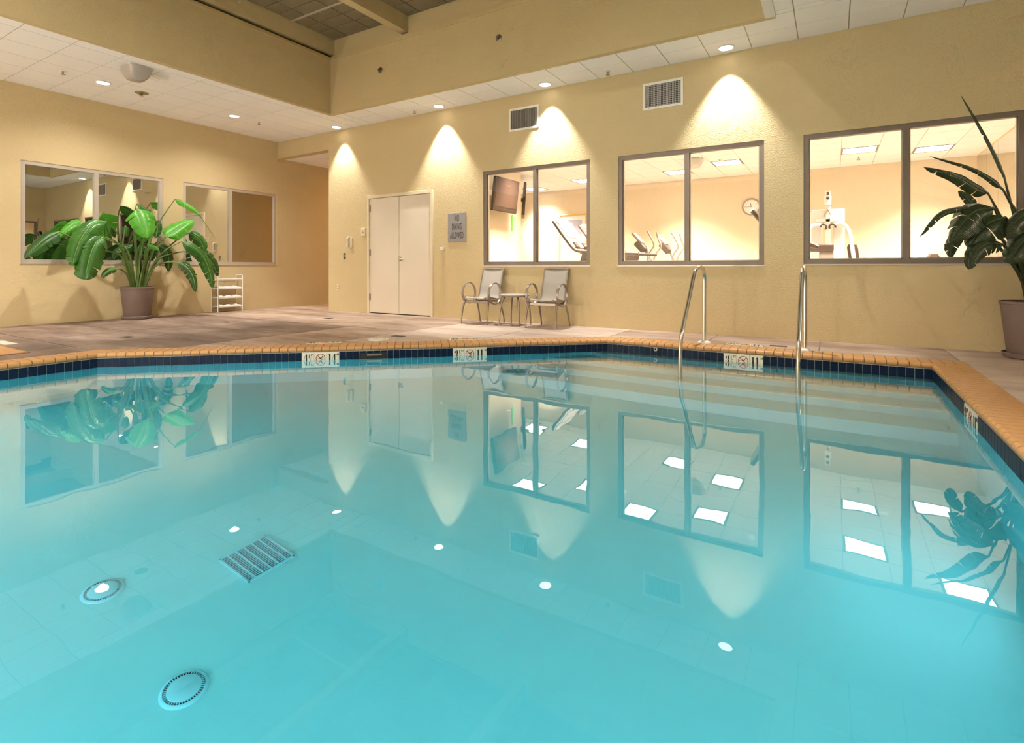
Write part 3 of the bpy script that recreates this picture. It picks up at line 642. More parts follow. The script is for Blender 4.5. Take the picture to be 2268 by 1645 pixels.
# ------------------------------------------------------------------ deck slabs around the pool
deck = struct('floor', 'brown stamped concrete pool deck')
def clip(poly, a, b_, keep_left):
    out = []; n = len(poly)
    side = lambda p: ((b_[0]-a[0])*(p[1]-a[1])-(b_[1]-a[1])*(p[0]-a[0]))*(1 if keep_left else -1)
    for i in range(n):
        p, q = poly[i], poly[(i+1)%n]; sp, sq = side(p), side(q)
        if sp >= 0: out.append(p)
        if (sp > 0 and sq < 0) or (sp < 0 and sq > 0):
            t = sp/(sp-sq); out.append((p[0]+(q[0]-p[0])*t, p[1]+(q[1]-p[1])*t))
    return out
def minus(cell, hole):      # hole clockwise: outside lies to the left of each edge
    parts = []; rest = cell
    for i in range(len(hole)):
        a, b_ = hole[i], hole[(i+1)%len(hole)]
        o = clip(rest, a, b_, True)
        if len(o) > 2 and abs(sum(o[k][0]*o[(k+1)%len(o)][1]-o[(k+1)%len(o)][0]*o[k][1] for k in range(len(o)))) > .004: parts.append(o)
        rest = clip(rest, a, b_, False)
        if len(rest) < 3: break
    return parts
HOLE = offset(POOL, .302)
xs = [L,-10.9,-9.6,-8.3,-7.05,-5.75,-4.22,-2.79,-1.46,-.14,1.17,RW]; ys = [NW,-2.8,-1.6,-.9,.45,1.65,2.83,3.98,5.0,6.28,7.45,D]
jg = .007
for i in range(len(xs)-1):
    rows = ys if xs[i] < -2.8 else ([NW,-2.3,-.9,.6,2.1,3.6,5.0,6.4,D] if xs[i] > -.2 and xs[i] > 1 else [NW,-2.3,-.9,4,D])
    for j in range(len(rows)-1):
        cell = [(xs[i]+jg,rows[j]+jg),(xs[i+1]-jg,rows[j]+jg),(xs[i+1]-jg,rows[j+1]-jg),(xs[i]+jg,rows[j+1]-jg)]
        parts = minus(cell, HOLE)
        if not parts: continue
        b = MB()
        for p in parts: b.prism(p, -.05, 0)
        b.build('concrete_slab', M['deck_brown'] if xs[i] < -8.2 and rows[j] < 5.5 else (M['deck_tan'] if xs[i] < -7 or rows[j] < 4.2 else M['deck']), deck)
b = MB()
for p in minus([(L,NW),(RW,NW),(RW,D),(L,D)], HOLE): b.prism(p, -.30, -.006)
b.build('joint_bed', M['joint'], deck)

# ------------------------------------------------------------------ ceiling lights and fittings
def can_proto():
    t = thing('recessed_downlight', '', 'light')
    MB().lathe([(.105,.0),(.118,-.004),(.118,-.010),(.100,-.012),(.092,-.004)], 28, cap=False).build('trim_ring', M['white_metal'], t, smooth=40)
    MB().lathe([(.098,-.003),(.095,-.007),(.03,-.009)], 28).build('lens', M['lens'], t, smooth=40)
    return t
proto = can_proto(); first = True
def can(x, y, z, label, group, power, size, blend, radius=.05, direction=(0,0,-1), spill=0, color=WARM):
    global first
    t = proto if first else copy_tree(proto); first = False
    t.location = (x,y,z); tag(t, label, 'light', group)
    spot('bulb', (0,0,-.02), power, size, blend, t, color, radius, direction)
    if spill:                            # light leaving the dropped lens sideways
        pl = bpy.data.lights.new('lens_glow', 'POINT'); pl.energy = spill; pl.color = (1,.93,.82); pl.shadow_soft_size = .05
        po = bpy.data.objects.new('lens_glow', pl); COL.objects.link(po); po.parent = t; po.location = (0,-.02,-.09)
WG = 'downlights along the far wall'
for x, lb in ((-9.602,'recessed downlight by the hallway header, leftmost of the far wall row'), (-6.641,'recessed downlight above the double door and no diving sign'),
              (-4.273,'recessed downlight just right of the smaller wall vent'), (-1.321,'recessed downlight right of the larger wall vent')):
    can(x, 8.147, C, lb, WG, P_CAN_WALL, 72, .55, .035, (0,.02,-1), color=(1,.96,.90))
LG = 'downlights along the left ceiling strip'
for y, lb in ((6.44,'recessed downlight in the left ceiling strip near the hallway'), (4.11,'recessed downlight in the left ceiling strip beside the smoky fixture'),
              (1.78,'added unseen downlight in the left ceiling strip'), (-.55,'added unseen downlight in the left ceiling strip')):  # the two out-of-view downlights are added to brighten the room
    can(-10.74, y, C, lb, LG, P_CAN_LEFT*(1 if y > 3 else .4), 150, 1.0, .05)
for x, y in ((1.0,2.4),): can(x, y, C, 'added unseen downlight in the right ceiling strip', 'added fill downlights along the right ceiling strip', P_CAN_LEFT*.5, 130, .6, .05)  # added fill lamp for the right side, never in view
can(-5.0, -3.5, C, 'added unseen downlight in the near ceiling strip', 'added fill downlights along the near ceiling strip', P_CAN_LEFT*1.6, 130, .6, .05)  # added fill lamp behind the camera, never in view
for x, y in ((-5.6,.9),(-3.3,-1.6),(-1.8,1.8)):
    can(x, y, 5.752, 'added unseen downlight in the raised upper ceiling above the pool', 'added fill downlights in the raised ceiling', P_FILL_HIGH*2, 174, .4, .08)  # lamps added overhead for ambient light, outside the view

def uplight(x, y, label):  # unseen fill lamps added to lift the ceiling and walls
    t = thing('added_fill_uplight', label, 'light', (x,y,0), 0, 'added fill uplights behind the camera')
    MB().lathe([(.10,0),(.10,.02),(.02,.03),(.02,.24)], 20).build('stand', M['brass'], t, smooth=40)
    MB().lathe([(.03,.24),(.10,.28),(.14,.36),(.135,.36),(.09,.285),(.02,.25)], 24, cap=False).build('bowl', M['brass'], t, smooth=60)
    pl = bpy.data.lights.new('bulb', 'POINT'); pl.energy = P_FILL_UP; pl.color = WARM; pl.shadow_soft_size = .10
    po = bpy.data.objects.new('bulb', pl); COL.objects.link(po); po.parent = t; po.location = (0,0,.46)
for x in (-9.8,-6.9,-4.0): uplight(x, NW+.5, 'added unseen brass bowl fill uplight on the deck behind the camera')

def sprinkler(x, y, z, label, big=False):
    t = thing('sprinkler_head', label, 'sprinkler', (x,y,z), 0, 'ceiling sprinklers')
    if big: MB().lathe([(.10,0),(.105,-.012),(.07,-.028),(.045,-.03)], 20).build('escutcheon', M['brass'], t, smooth=50)
    else: MB().lathe([(.045,0),(.046,-.006),(.03,-.010)], 16).build('escutcheon', M['white_metal'], t, smooth=50)
    b = MB(); b.lathe([(.013,-.008),(.013,-.028),(.018,-.030)], 10)
    for s in (-1,1): b.tube([(s*.012,0,-.026),(s*.022,0,-.040),(s*.006,0,-.058)], .005, 6)
    b.build('frame_arms', M['brass'], t, smooth=50)
    MB().lathe([(.032,-.056),(.032,-.060),(.01,-.062)], 14).build('deflector', M['brass'], t, smooth=50)
sprinkler(-10.66, 3.53, C, 'sprinkler head in the left ceiling strip nearest the left frame edge')
sprinkler(-10.72, 6.99, C, 'sprinkler head in the left ceiling strip next to the corner')
sprinkler(-7.25, 8.13, C, 'sprinkler head in the far ceiling strip above the double door')
sprinkler(-3.12, 8.13, C, 'sprinkler head in the far ceiling strip between the two wall vents')
sprinkler(-10.76, 4.71, C, 'sprinkler head with a wide beige cup below the smoky fixture', True)
for x, y, lb in ((-4.7,11.2,'gym sprinkler head seen through the window above the chairs'),(-2.0,11.6,'gym sprinkler head seen through the middle gym window'),(.45,12.8,'gym sprinkler head under the panel light by the cable machine')):
    sprinkler(x, y, GC, lb)
def side_nozzle(x, z, label):
    t = thing('sidewall_sprinkler', label, 'sprinkler', (x,FY,z), 0, 'sidewall sprinklers on the fascia')
    MB().lathe([(.055,0),(.058,-.010),(.04,-.016)], 20, axis='y').build('escutcheon', M['brushed'], t, smooth=50)
    b = MB(); b.lathe([(.016,-.012),(.016,-.045),(.026,-.047),(.026,-.052)], 14, axis='y'); b.build('nozzle', M['hinge'], t, smooth=50)
side_nozzle(-7.489, 4.83, 'sidewall sprinkler on the fascia close to the well corner')
side_nozzle(-4.766, 4.838, 'sidewall sprinkler on the fascia farther right from the well corner')

def smoky_fixture(x, y, z, label, sc=1.0):
    t = thing('emergency_light', label, 'emergency light', (x,y,z), 0, 'ceiling emergency lights')
    MB().cb((0,0,-.012), (.38*sc,.34*sc,.02)).build('mounting_plate', M['white_metal'], t, bevel=.01)
    b = MB(); rings = []
    for h, w, d in ((-.024,.21,.19),(-.08,.20,.175),(-.16,.155,.135),(-.20,.12,.10)):
        rings.append([(w*sc*math.copysign(abs(math.cos(a))**.55, math.cos(a)), d*sc*math.copysign(abs(math.sin(a))**.55, math.sin(a)), h*sc) for a in [2*math.pi*k/28 for k in range(28)]])
    vs = [p for r in rings for p in r]; fs = [(i*28+k, i*28+(k+1)%28, (i+1)*28+(k+1)%28, (i+1)*28+k) for i in range(3) for k in range(28)]+[tuple(84+k for k in range(28))]
    b.add(vs, fs).build('smoky_cover', M['smoky'], t, smooth=50)
    for s in (-1,1): MB().lathe([(.02,-.03),(.045,-.06),(.06,-.12),(.05,-.135)], 16, (s*.07*sc,-.02,0)).build('lamp_head', M['brushed'], t, smooth=50)
smoky_fixture(-9.49, 4.08, C, 'smoky trapezoid emergency light on the left ceiling strip')
smoky_fixture(-2.45, 11.25, GC, 'smoky emergency light on the gym ceiling behind the middle mullion', .9)

# gym panel lights
gp = None
names = ['square panel light near the clock by the right mullion pane','square panel light seen above the right-hand plant','square panel light in the middle window, right of the mullion','square panel light crossed by the middle window mullion',
 'square panel light at the right edge of the window over the chairs','square panel light deepest in the gym beyond the televisions','square panel light over the near treadmill','square panel light above the middle gym window, near row','square panel light right of centre in the near gym row','square panel light over the cable machine, near row','square panel light nearest the mirrored gym wall','square panel light beside the gym partition']
names[0] = 'square panel light above the white cable machine'
for i, (x, y) in enumerate(PANELS):
    t = thing('panel_light', names[i], 'light', (x,y,GC), 0, 'gym ceiling panel lights')
    b = MB(); b.bx(-.293,-.293,-.006,.293,-.262,.006); b.bx(-.293,.262,-.006,.293,.293,.006); b.bx(-.293,-.262,-.006,-.262,.262,.006); b.bx(.262,-.262,-.006,.293,.262,.006)
    b.build('frame', M['alu'], t)
    MB().bx(-.262,-.262,0,.262,.262,.006).build('diffuser', M['panel_lens'], t)
    area('tube', (0,0,-.02), P_GYM, .5, t, (1.0,.90,.76), spread=98)
t = thing('panel_light', 'square panel light in the lobby behind the right wall', 'light', (RW+1.4,6.8,3.19), 0, 'lobby panel lights')
MB().bx(-.3,-.3,0,.3,.3,.008).build('diffuser', M['panel_lens'], t); MB().bx(-.33,-.33,.004,.33,.33,.01).build('frame', M['alu'], t)
area('tube', (0,0,-.03), P_GYM*.7, .5, t, (1,.9,.74))
# dim lamp deep in the hallway
t = thing('ceiling_lamp', 'dim warm lamp deep in the hallway ceiling', 'light', (-11.1,12.0,3.78)); MB().lathe([(.14,0),(.14,-.03),(.10,-.06),(.03,-.07)], 20).build('shade', M['lens'], t, smooth=50); MB().lathe([(.16,0),(.16,-.012)], 20).build('base', M['brass'], t)
area('bulb', (0,0,-.10), P_HALL, .2, t, (1,.62,.28), (0,0,-1), 'DISK')

# ------------------------------------------------------------------ things on the far wall
def vent(x0, x1, z0, z1, label, cross):
    t = thing('wall_vent', label, 'vent', ((x0+x1)/2, D, (z0+z1)/2), 0, 'wall vents'); w, h = (x1-x0)/2, (z1-z0)/2; f = .04
    b = MB(); b.bx(-w,-.018,-h,w,0,-h+f); b.bx(-w,-.018,h-f,w,0,h); b.bx(-w,-.018,-h+f,-w+f,0,h-f); b.bx(w-f,-.018,-h+f,w,0,h-f); b.build('vent_frame', M['vent_frame'], t, bevel=.004)
    MB().bx(-w+f,-.004,-h+f,w-f,-.001,h-f).build('backing', M['black'], t)
    b = MB(); n = 24
    for k in range(n):
        x = -w+f+(2*(w-f))*(k+.5)/n; b.cb((x,-.009,0), (.006,.012,2*(h-f)))
    o = b.build('louvers', M['vent_bar'], t); o['kind'] = 'stuff'
    if cross:
        b = MB()
        for k in range(12): b.cb((0,-.005,-h+f+2*(h-f)*(k+.5)/12), (2*(w-f),.003,.005))
        o = b.build('cross_bars', M['vent_bar'], t); o['kind'] = 'stuff'
    b = MB()
    for x in (-w+.1, w-.1):
        for z in (-h+.02, h-.02): b.lathe([(.006,-.018),(.005,-.021)], 8, (x,0,z), 'y')
    b.build('screws', M['hinge'], t)
vent(-5.15,-4.519,3.528,3.95,'smaller-looking white wall vent above the window over the chairs', False)
vent(-2.616,-1.978,3.531,3.962,'larger-looking white wall vent with crossed bars above the middle window', True)

t = thing('no_diving_sign', 'grey sign reading NO DIVING ALLOWED beside the double door', 'sign', (-6.363,D,1.803))
MB().bx(-.223,-.012,-.287,.223,-.001,.287).build('sign_plate', M['grey_sign'], t, bevel=.003)
for s_, z, sx in (('NO',.180,.105),('DIVING',.010,.235),('ALLOWED',-.160,.325)):
    link('lettering', text_mesh(s_, .178, .0012, width=sx), M['black'], t, (0,-.0135,z), (math.pi/2,0,0))

t = thing('wall_phone', 'cream wall phone left of the double door', 'phone', (-9.369,D,1.581))
b = MB(); b.prism([(-.055,-.13),(.055,-.13),(.055,.10),(.045,.125),(-.045,.125),(-.055,.10)], 0, .045, lambda a,c_,h:(a,-h,c_)); b.build('phone_body', M['cream_plastic'], t, bevel=.006)
hs = smooth_path([(-.035,-.05,-.115),(-.035,-.085,-.09),(-.035,-.078,0),(-.035,-.085,.09),(-.035,-.05,.115)], 4)
b = MB(); b.tube(hs, [.030]*3+[.026]*5+[.020]*2+[.026]*4+[.030]*(len(hs)-14), 12); b.build('handset', M['cream_plastic'], t, smooth=60)
MB().bx(.02,-.047,-.10,.035,-.044,-.09).build('hook_button', M['black'], t)
t = thing('notice_plate', 'small cream notice box with dark lettering beside the door frame', 'notice', (-8.974,D,1.805))
MB().bx(-.062,-.03,-.085,.062,0,.085).build('box', M['cream_plastic'], t, bevel=.006)
b = MB(); b.bx(-.012,-.0315,.02,.012,-.03,.032); b.bx(-.035,-.0315,-.01,.035,-.03,.004); b.build('printed_lines', M['hinge'], t)
def plate(x, z, label, m, cat, outlet):
    t = thing('outlet' if outlet else 'switch', label, cat, (x,D,z)); MB().bx(-.04,-.008,-.07,.04,0,.07).build('cover_plate', m, t, bevel=.003)
    if outlet:
        for dz in (-.028,.028): MB().bx(-.016,-.012,dz-.016,.016,-.006,dz+.016).build('socket', M['hinge'], t)
    else:
        MB().bx(-.014,-.012,-.03,.014,-.006,.03).build('rocker', M['brushed'], t); MB().cb((0,-.018,.012),(.010,.02,.012)).build('toggle', M['white_plastic'], t)
plate(-9.591, 1.279, 'steel light switch plate below the wall phone', M['brushed'], 'switch', False)
plate(-9.81, .555, 'cream outlet plate low on the wall by the hallway corner', M['cream_plastic'], 'outlet', True)
t = thing('alarm_sounder', 'small cream box on the wall right of the double door', 'alarm', (-6.705,D,1.386))
MB().bx(-.05,-.06,-.035,.05,0,.035).build('housing', M['cream_plastic'], t, bevel=.006); MB().bx(-.04,-.066,-.02,.04,-.06,.02).build('grille', M['white_plastic'], t)
tp = thing('outlet', 'small outlet plate on the left wall deep in the hallway', 'outlet', (HX,9.6,.55)); MB().bx(-.008,-.04,-.07,0,.04,.07).build('cover_plate', M['cream_plastic'], tp); MB().bx(-.012,-.016,-.03,-.008,.016,.03).build('socket', M['hinge'], tp)

# ------------------------------------------------------------------ chairs and side table
def make_chair():
    t = thing('sling_chair', '', 'chair')
    W = .265
    # legs: front (y=-.29) and back (y=+.29), splaying
    for s in (-1,1):
        MB().tube(smooth_path([(s*.245,-.20,.43),(s*.268,-.25,.33),(s*.278,-.285,.16),(s*.28,-.295,0)],5), [.019]*6+[.017]*5+[.013]*5, 10).build('leg', M['taupe_metal'], t, smooth=50)
        MB().tube(smooth_path([(s*.245,.12,.42),(s*.258,.18,.32),(s*.268,.25,.15),(s*.27,.29,0)],5), [.018]*6+[.016]*5+[.013]*5, 10).build('leg', M['taupe_metal'], t, smooth=50)
        # flat-bar ring arm rest in the side plane
        b = MB(); n = 40; cy, cz, ra, rb = -.06, .545, .205, .195
        for k in range(n):
            a0, a1 = 2*math.pi*k/n, 2*math.pi*(k+1)/n
            q = lambda a, r, x: (s*.285+x, cy+(ra-r)*math.cos(a), cz+(rb-r)*math.sin(a))
            b.add([q(a0,0,-.02),q(a1,0,-.02),q(a1,.012,-.02),q(a0,.012,-.02),q(a0,0,.02),q(a1,0,.02),q(a1,.012,.02),q(a0,.012,.02)],[(0,3,2,1),(4,5,6,7),(0,1,5,4),(2,3,7,6)])
        b.build('arm_ring', M['taupe_metal'], t, smooth=50)
        # side rail of the sling
        pts = smooth_path([(s*.24,-.30,.47),(s*.24,-.20,.485),(s*.24,.0,.455),(s*.235,.12,.44),(s*.225,.185,.50),(s*.225,.24,.70),(s*.225,.33,.985)],6)
        MB().tube(pts, .013, 8).build('sling_rail', M['taupe_metal'], t, smooth=50)
        MB().tube([(s*.20,-.295,.47),(s*.285,-.255,.47)], .015, 8).build('rail_stub', M['taupe_metal'], t, smooth=50)
    MB().cb((0,-.215,.395), (.50,.022,.048)).build('front_bar', M['taupe_metal'], t, bevel=.005)
    MB().tube([(-.25,.13,.395),(.25,.13,.395)], .015, 8).build('rear_bar', M['taupe_metal'], t, smooth=50)
    MB().tube([(-.225,.332,.985),(.225,.332,.985)], .012, 8).build('top_bar', M['taupe_metal'], t, smooth=50)
    # one continuous sling, sagging across
    prof = smooth_path([(0,-.305,.462),(0,-.20,.488),(0,.0,.458),(0,.12,.442),(0,.185,.502),(0,.24,.70),(0,.332,.985)],6); m = len(prof)
    vs, fs = [], []; nx = 8
    for i, p in enumerate(prof):
        sag = .035*math.sin(math.pi*min(1, i/(m*.55))) if i < m*.55 else 0
        for k in range(nx+1):
            u = k/nx*2-1; hw = .236 if i < m*.5 else .236-.012*((i-m*.5)/(m*.5))
            vs.append((u*hw, p.y+(.012*(1-u*u) if i > m*.55 else 0), p.z-sag*(1-u*u)))
    for i in range(m-1):
        for k in range(nx): fs.append((i*(nx+1)+k, i*(nx+1)+k+1, (i+1)*(nx+1)+k+1, (i+1)*(nx+1)+k))
    o = MB().add(vs, fs).build('sling_seat', M['sling'], t, smooth=80)
    sol = o.modifiers.new('thick', 'SOLIDIFY'); sol.thickness = .005
    return t
ch = make_chair()
tag(ch, 'grey sling armchair with ring arms, left of the small round table', 'chair', 'sling chairs below the gym window'); ch.location = (-5.445,7.96,0)
c2 = copy_tree(ch); tag(c2, 'grey sling armchair with ring arms, right of the small round table', 'chair', 'sling chairs below the gym window'); c2.location = (-4.13,7.985,0); c2.rotation_euler = (0,0,.03)
t = thing('side_table', 'small round grey metal table between the two sling chairs', 'table', (-4.78,7.97,0))
MB().lathe([(.02,.512),(.235,.512),(.255,.518),(.262,.530),(.255,.538),(.02,.540)], 36).build('table_top', M['sling'], t, smooth=40)
MB().lathe([(.235,.498),(.24,.512),(.02,.512)], 36, cap=False).build('apron_ring', M['taupe_metal'], t, smooth=40)
for k in range(4):
    a = math.pi/4+k*math.pi/2; c_, s_ = math.cos(a), math.sin(a)
    MB().tube(smooth_path([(c_*.17,s_*.17,.505),(c_*.23,s_*.23,.42),(c_*.275,s_*.275,.22),(c_*.285,s_*.285,0)],5), [.018]*8+[.014]*8, 10).build('leg', M['taupe_metal'], t, smooth=50)

# ------------------------------------------------------------------ white wire rack by the left wall
t = thing('shoe_rack', 'white wire rack of four shelves against the left wall', 'rack', (-11.93,6.99,0))
for sy in (-.29,.29):
    pts = [(.13,sy,0),(.13,sy,.80),(.115,sy,.835),(.08,sy,.845),(-.08,sy,.845),(-.11,sy,.835),(-.125,sy,.80),(-.125,sy,0)]
    MB().tube(pts, .009, 8).build('end_frame', M['white_metal'], t, smooth=50)
for z in (.13,.335,.54,.745):
    b = MB()
    for x in (-.12,.125): b.tube([(x,-.29,z),(x,.29,z)], .008, 8); b.tube([(x,-.29,z-.022),(x,.29,z-.022)], .005, 6)
    for k in range(16): y = -.28+k*.0373; b.tube([(-.12,y,z+.006),(.125,y,z+.006)], .005, 6)
    for y in (-.29,.29): b.tube([(-.12,y,z),(.125,y,z)], .007, 6)
    b.build('shelf', M['white_metal'], t, smooth=50)
def towel(y0, y1, z, label):
    o = thing('towel', label, 'towel', (-11.93,6.99,z), 0, 'white towels on the rack'); b = MB(); n = 14; vs=[]; fs=[]
    for i in range(n+1):
        y = y0+(y1-y0)*i/n; h = .022+.012*math.sin(i*1.3)+.006*math.sin(i*2.9+1)
        vs += [(-.10,y,.012),(-.09,y,.012+h),(.0,y,.014+h*1.15),(.11,y,.012+h),(.135,y,.006),(.13,y,-.02),(.12,y,.010)]
    for i in range(n):
        for k in range(6): fs.append((i*7+k,i*7+k+1,(i+1)*7+k+1,(i+1)*7+k))
    b.add(vs, fs); b.build('folded_cloth', M['white_plastic'], o, smooth=60); MB().bx(-.09,y0+.01,.010,.11,y1-.01,.018).build('inner_fold', M['white_plastic'], o)
for z, lb in ((.13,'white folded towel on the lowest rack shelf'),(.335,'white folded towel on the second rack shelf from the floor'),(.54,'white folded towel on the third rack shelf from the floor')): towel(-.26,.26,z,lb)

# ------------------------------------------------------------------ pool handrails
def rail(base, entry, label):
    t = thing('pool_handrail', label, 'handrail', (base[0],base[1],0), 0, 'pool entry handrails')
    dx_, dy = entry[0]-base[0], entry[1]-base[1]
    top = smooth_path([(0,.60),(-.006,.84),(.018,.935),(.085,.995),(.20,1.015),(.33,1.0),(.425,.955),(.48,.895),(.55,.795)] and [(a*dx_,a*dy,z) for a,z in [(0,.60),(-.006,.84),(.018,.935),(.085,.995),(.20,1.015),(.33,1.0),(.425,.955),(.48,.895),(.55,.795)]],5)
    low = smooth_path([(a*dx_,a*dy,z) for a,z in [(.90,.295),(.955,.21),(.988,.10),(1,-.02),(1,-.3)]],5)
    b = MB(); b.tube([(0,0,.004),(0,0,.3)]+top+low+[(dx_,dy,-.5),(dx_,dy,-.74)], .0245, 14); b.build('tube', M['steel'], t, smooth=60)
    MB().lathe([(.024,.03),(.05,.028),(.085,.012),(.088,0)], 24).build('escutcheon', M['white_plastic'], t, smooth=40)
    MB().lathe([(.024,-.72),(.06,-.735),(.06,-.749)], 20, (dx_,dy,0)).build('step_flange', M['steel'], t, smooth=40)
rail((-1.467,7.37), (-1.52,6.28), 'stainless handrail entering the pool, left of the pair')
rail((-.289,7.333), (-.305,6.22), 'stainless handrail entering the pool, right of the pair')

# ------------------------------------------------------------------ pool floor drains
def ring_drain(x, y, label):
    t = thing('pool_drain', label, 'drain', (x,y,FLOORZ), 0, 'round floor drains'); t.scale = (.88,.88,1)
    MB().lathe([(.108,0),(.106,.006),(.096,.012),(.092,.012)], 40, cap=False).build('rim', M['drain'], t, smooth=50)
    MB().lathe([(.093,.001),(.093,.003)], 40).build('slot_ring', M['drain_dark'], t)
    MB().lathe([(.077,.004),(.076,.013),(.07,.016),(.02,.018)], 40).build('cover', M['drain'], t, smooth=50)
    b = MB()
    for k in range(44):
        a = 2*math.pi*k/44; b.cb((.085*math.cos(a),.085*math.sin(a),.006), (.018,.0045,.008), Matrix.Rotation(a,3,'Z'))
    o = b.build('ribs', M['drain'], t); o['kind'] = 'stuff'
ring_drain(-3.30, 1.262, 'round ribbed drain cover on the pool floor, farther from the camera')
ring_drain(-2.40, 1.216, 'round ribbed drain cover on the pool floor, nearest the camera')
t = thing('pool_grate', 'square slotted grate on the pool floor', 'drain', (-2.909,1.886,FLOORZ), math.radians(-2))
b = MB(); w = .155; h = .145
b.bx(-w,-h,0,w,-h+.010,.012); b.bx(-w,h-.010,0,w,h,.012); b.bx(-w,-h,0,-w+.010,h,.012); b.bx(w-.010,-h,0,w,h,.012); b.build('grate_frame', M['drain'], t)
MB().bx(-w+.006,-h+.006,.001,w-.006,h-.006,.003).build('sump', M['drain_dark'], t)
b = MB()
for k in range(1,6): b.bx(-w,-h+2*h*k/6-.004,.003,w,-h+2*h*k/6+.004,.011)
for k in range(1,22): b.bx(-w+2*w*k/22-.0022,-h,.003,-w+2*w*k/22+.0022,h,.010)
o = b.build('grate_bars', M['drain'], t); o['kind'] = 'stuff'

# ------------------------------------------------------------------ small things on the deck
t = thing('skimmer_lid', 'round white skimmer lid on the deck above the skimmer', 'lid', (-5.42,5.33,0))
MB().lathe([(.15,0),(.15,.006),(.14,.009),(.02,.010)], 32).build('cover', M['white_plastic'], t, smooth=40); MB().lathe([(.10,.0095),(.09,.012)], 24, cap=True).build('inner_disc', M['marker'], t)
def deck_drain(x, y, label, w=.10, rz=0):
    t = thing('deck_drain', label, 'drain', (x,y,0), rz, 'small deck drains'); MB().bx(-w,-w*.55,0,w,w*.55,.003).build('plate', M['grate_iron'], t)
    b = MB()
    for k in range(9): b.cb((-w+2*w*(k+.5)/9,0,.004), (.008,w,.003))
    b.build('bars', M['hinge'], t)
deck_drain(-.595, 7.55, 'iron deck drain behind the right-hand depth marker')
deck_drain(-5.45, 5.75, 'iron deck drain beyond the white skimmer lid')
deck_drain(-8.552, 7.051, 'iron deck drain in front of the double door')
deck_drain(-9.627, 5.635, 'iron deck drain to the right of the potted plant')
deck_drain(-8.745, 3.644, 'iron deck drain on the left deck nearest the pool')
def deck_marker(org, ang, label, feet, metre):
    e = Vector((math.cos(ang), math.sin(ang))); nrm = Vector((-e.y, e.x))
    t = thing('deck_depth_marker', label, 'depth marker', (0,0,0), 0, 'depth markers set in the deck')
    marker(t, (org[0], org[1], -.006), e, nrm, feet, metre, True)
a2, e2, n2, l2 = frame(P1, P2); a2 = Vector(a2)
o = a2+e2*2.26+n2*.33; deck_marker((o.x,o.y), math.atan2(e2.y,e2.x), 'cream depth marker tiles in the deck left of the skimmer lid', '4', '4')
o = a2+e2*4.15+n2*.33; deck_marker((o.x,o.y), math.atan2(e2.y,e2.x), 'cream depth marker tiles in the deck in front of the left chair', '3', '1')
deck_marker((-1.20,7.36), 0, 'cream depth marker tiles in the deck between the handrails', '3', '1')
# corner of a second tiled surround at the left frame edge
t = thing('spa_surround', 'orange brick surround corner on the deck at the left frame edge', 'spa')
for i in range(12):
    for j in range(2): MB().bx(-9.6+i*.125, 1.84+j*.262, 0, -9.6+i*.125+.118, 1.84+j*.262+.255, .012).build('coping_brick', M['coping'], t)
MB().bx(-9.61,1.83,0,-8.09,2.37,.006).build('mortar_bed', M['grout_dark'], t)
t = thing('deck_tile', 'pale deck tile patch beside the orange surround', 'tile', (-9.45,2.5,0)); MB().bx(-.28,-.055,0,.26,.06,.005).build('tile_face', M['marker'], t); MB().bx(-.29,-.065,0,.27,.07,.002).build('bedding', M['grout'], t)

# ------------------------------------------------------------------ potted bird-of-paradise plants
def blade(rib, hw, tear, rng, fold, hint):
    pts = smooth_path(rib, 7); n = len(pts); vs, fs, uv = [], [], []
    hint = (Vector(hint)+Vector((rng.uniform(-.3,.3), rng.uniform(-.3,.3), rng.uniform(-.2,.3)))).normalized()
    def wd(t): return hw*min(1, t/.14)**.5*max(0.0, 1-t**2.8)**.7
    for s in (-1, 1):
        cut = [0]
        while cut[-1] < n-1:
            stepn = rng.choice((1,2,3)) if rng.random() < tear else rng.choice((5,8,11)); cut.append(min(n-1, cut[-1]+stepn))
        bend = fold*rng.uniform(.7,1.5)
        for a, b_ in zip(cut, cut[1:]):
            drop = rng.uniform(-.15,.35)*(tear > .15); shr = .16 if b_-a < 4 else .05
            base = len(vs); K = 5; short = rng.uniform(.9,1.03)
            for i in range(a, b_+1):
                t = i/(n-1); tg = (pts[min(i+1,n-1)]-pts[max(i-1,0)]).normalized()
                sd = tg.cross(hint); 
                if sd.length < .05: sd = tg.orthogonal()
                sd.normalize(); nr = sd.cross(tg)
                if nr.dot(hint) < 0: nr = -nr
                w = wd(t)*short; g = (.5-(i-a)/(b_-a))*shr*2
                wob = 1+.035*math.sin(i*1.7+s*2)
                for k in range(K+1):
                    q = k/K; ang = bend*q+drop*q*q
                    p = pts[i] + sd*s*w*wob*q*math.cos(ang*.7) - nr*w*q*math.sin(ang*.9) + nr*.12*w*math.sin(math.pi*min(1,q*1.3)) + tg*(w*.22*q) + tg*g*q*q*(pts[b_]-pts[a]).length*.6
                    vs.append(p); uv.append((q, t))
            m = b_-a
            for i in range(m):
                for k in range(K): fs.append((base+i*(K+1)+k, base+i*(K+1)+k+1, base+(i+1)*(K+1)+k+1, base+(i+1)*(K+1)+k))
    return vs, fs, uv, pts
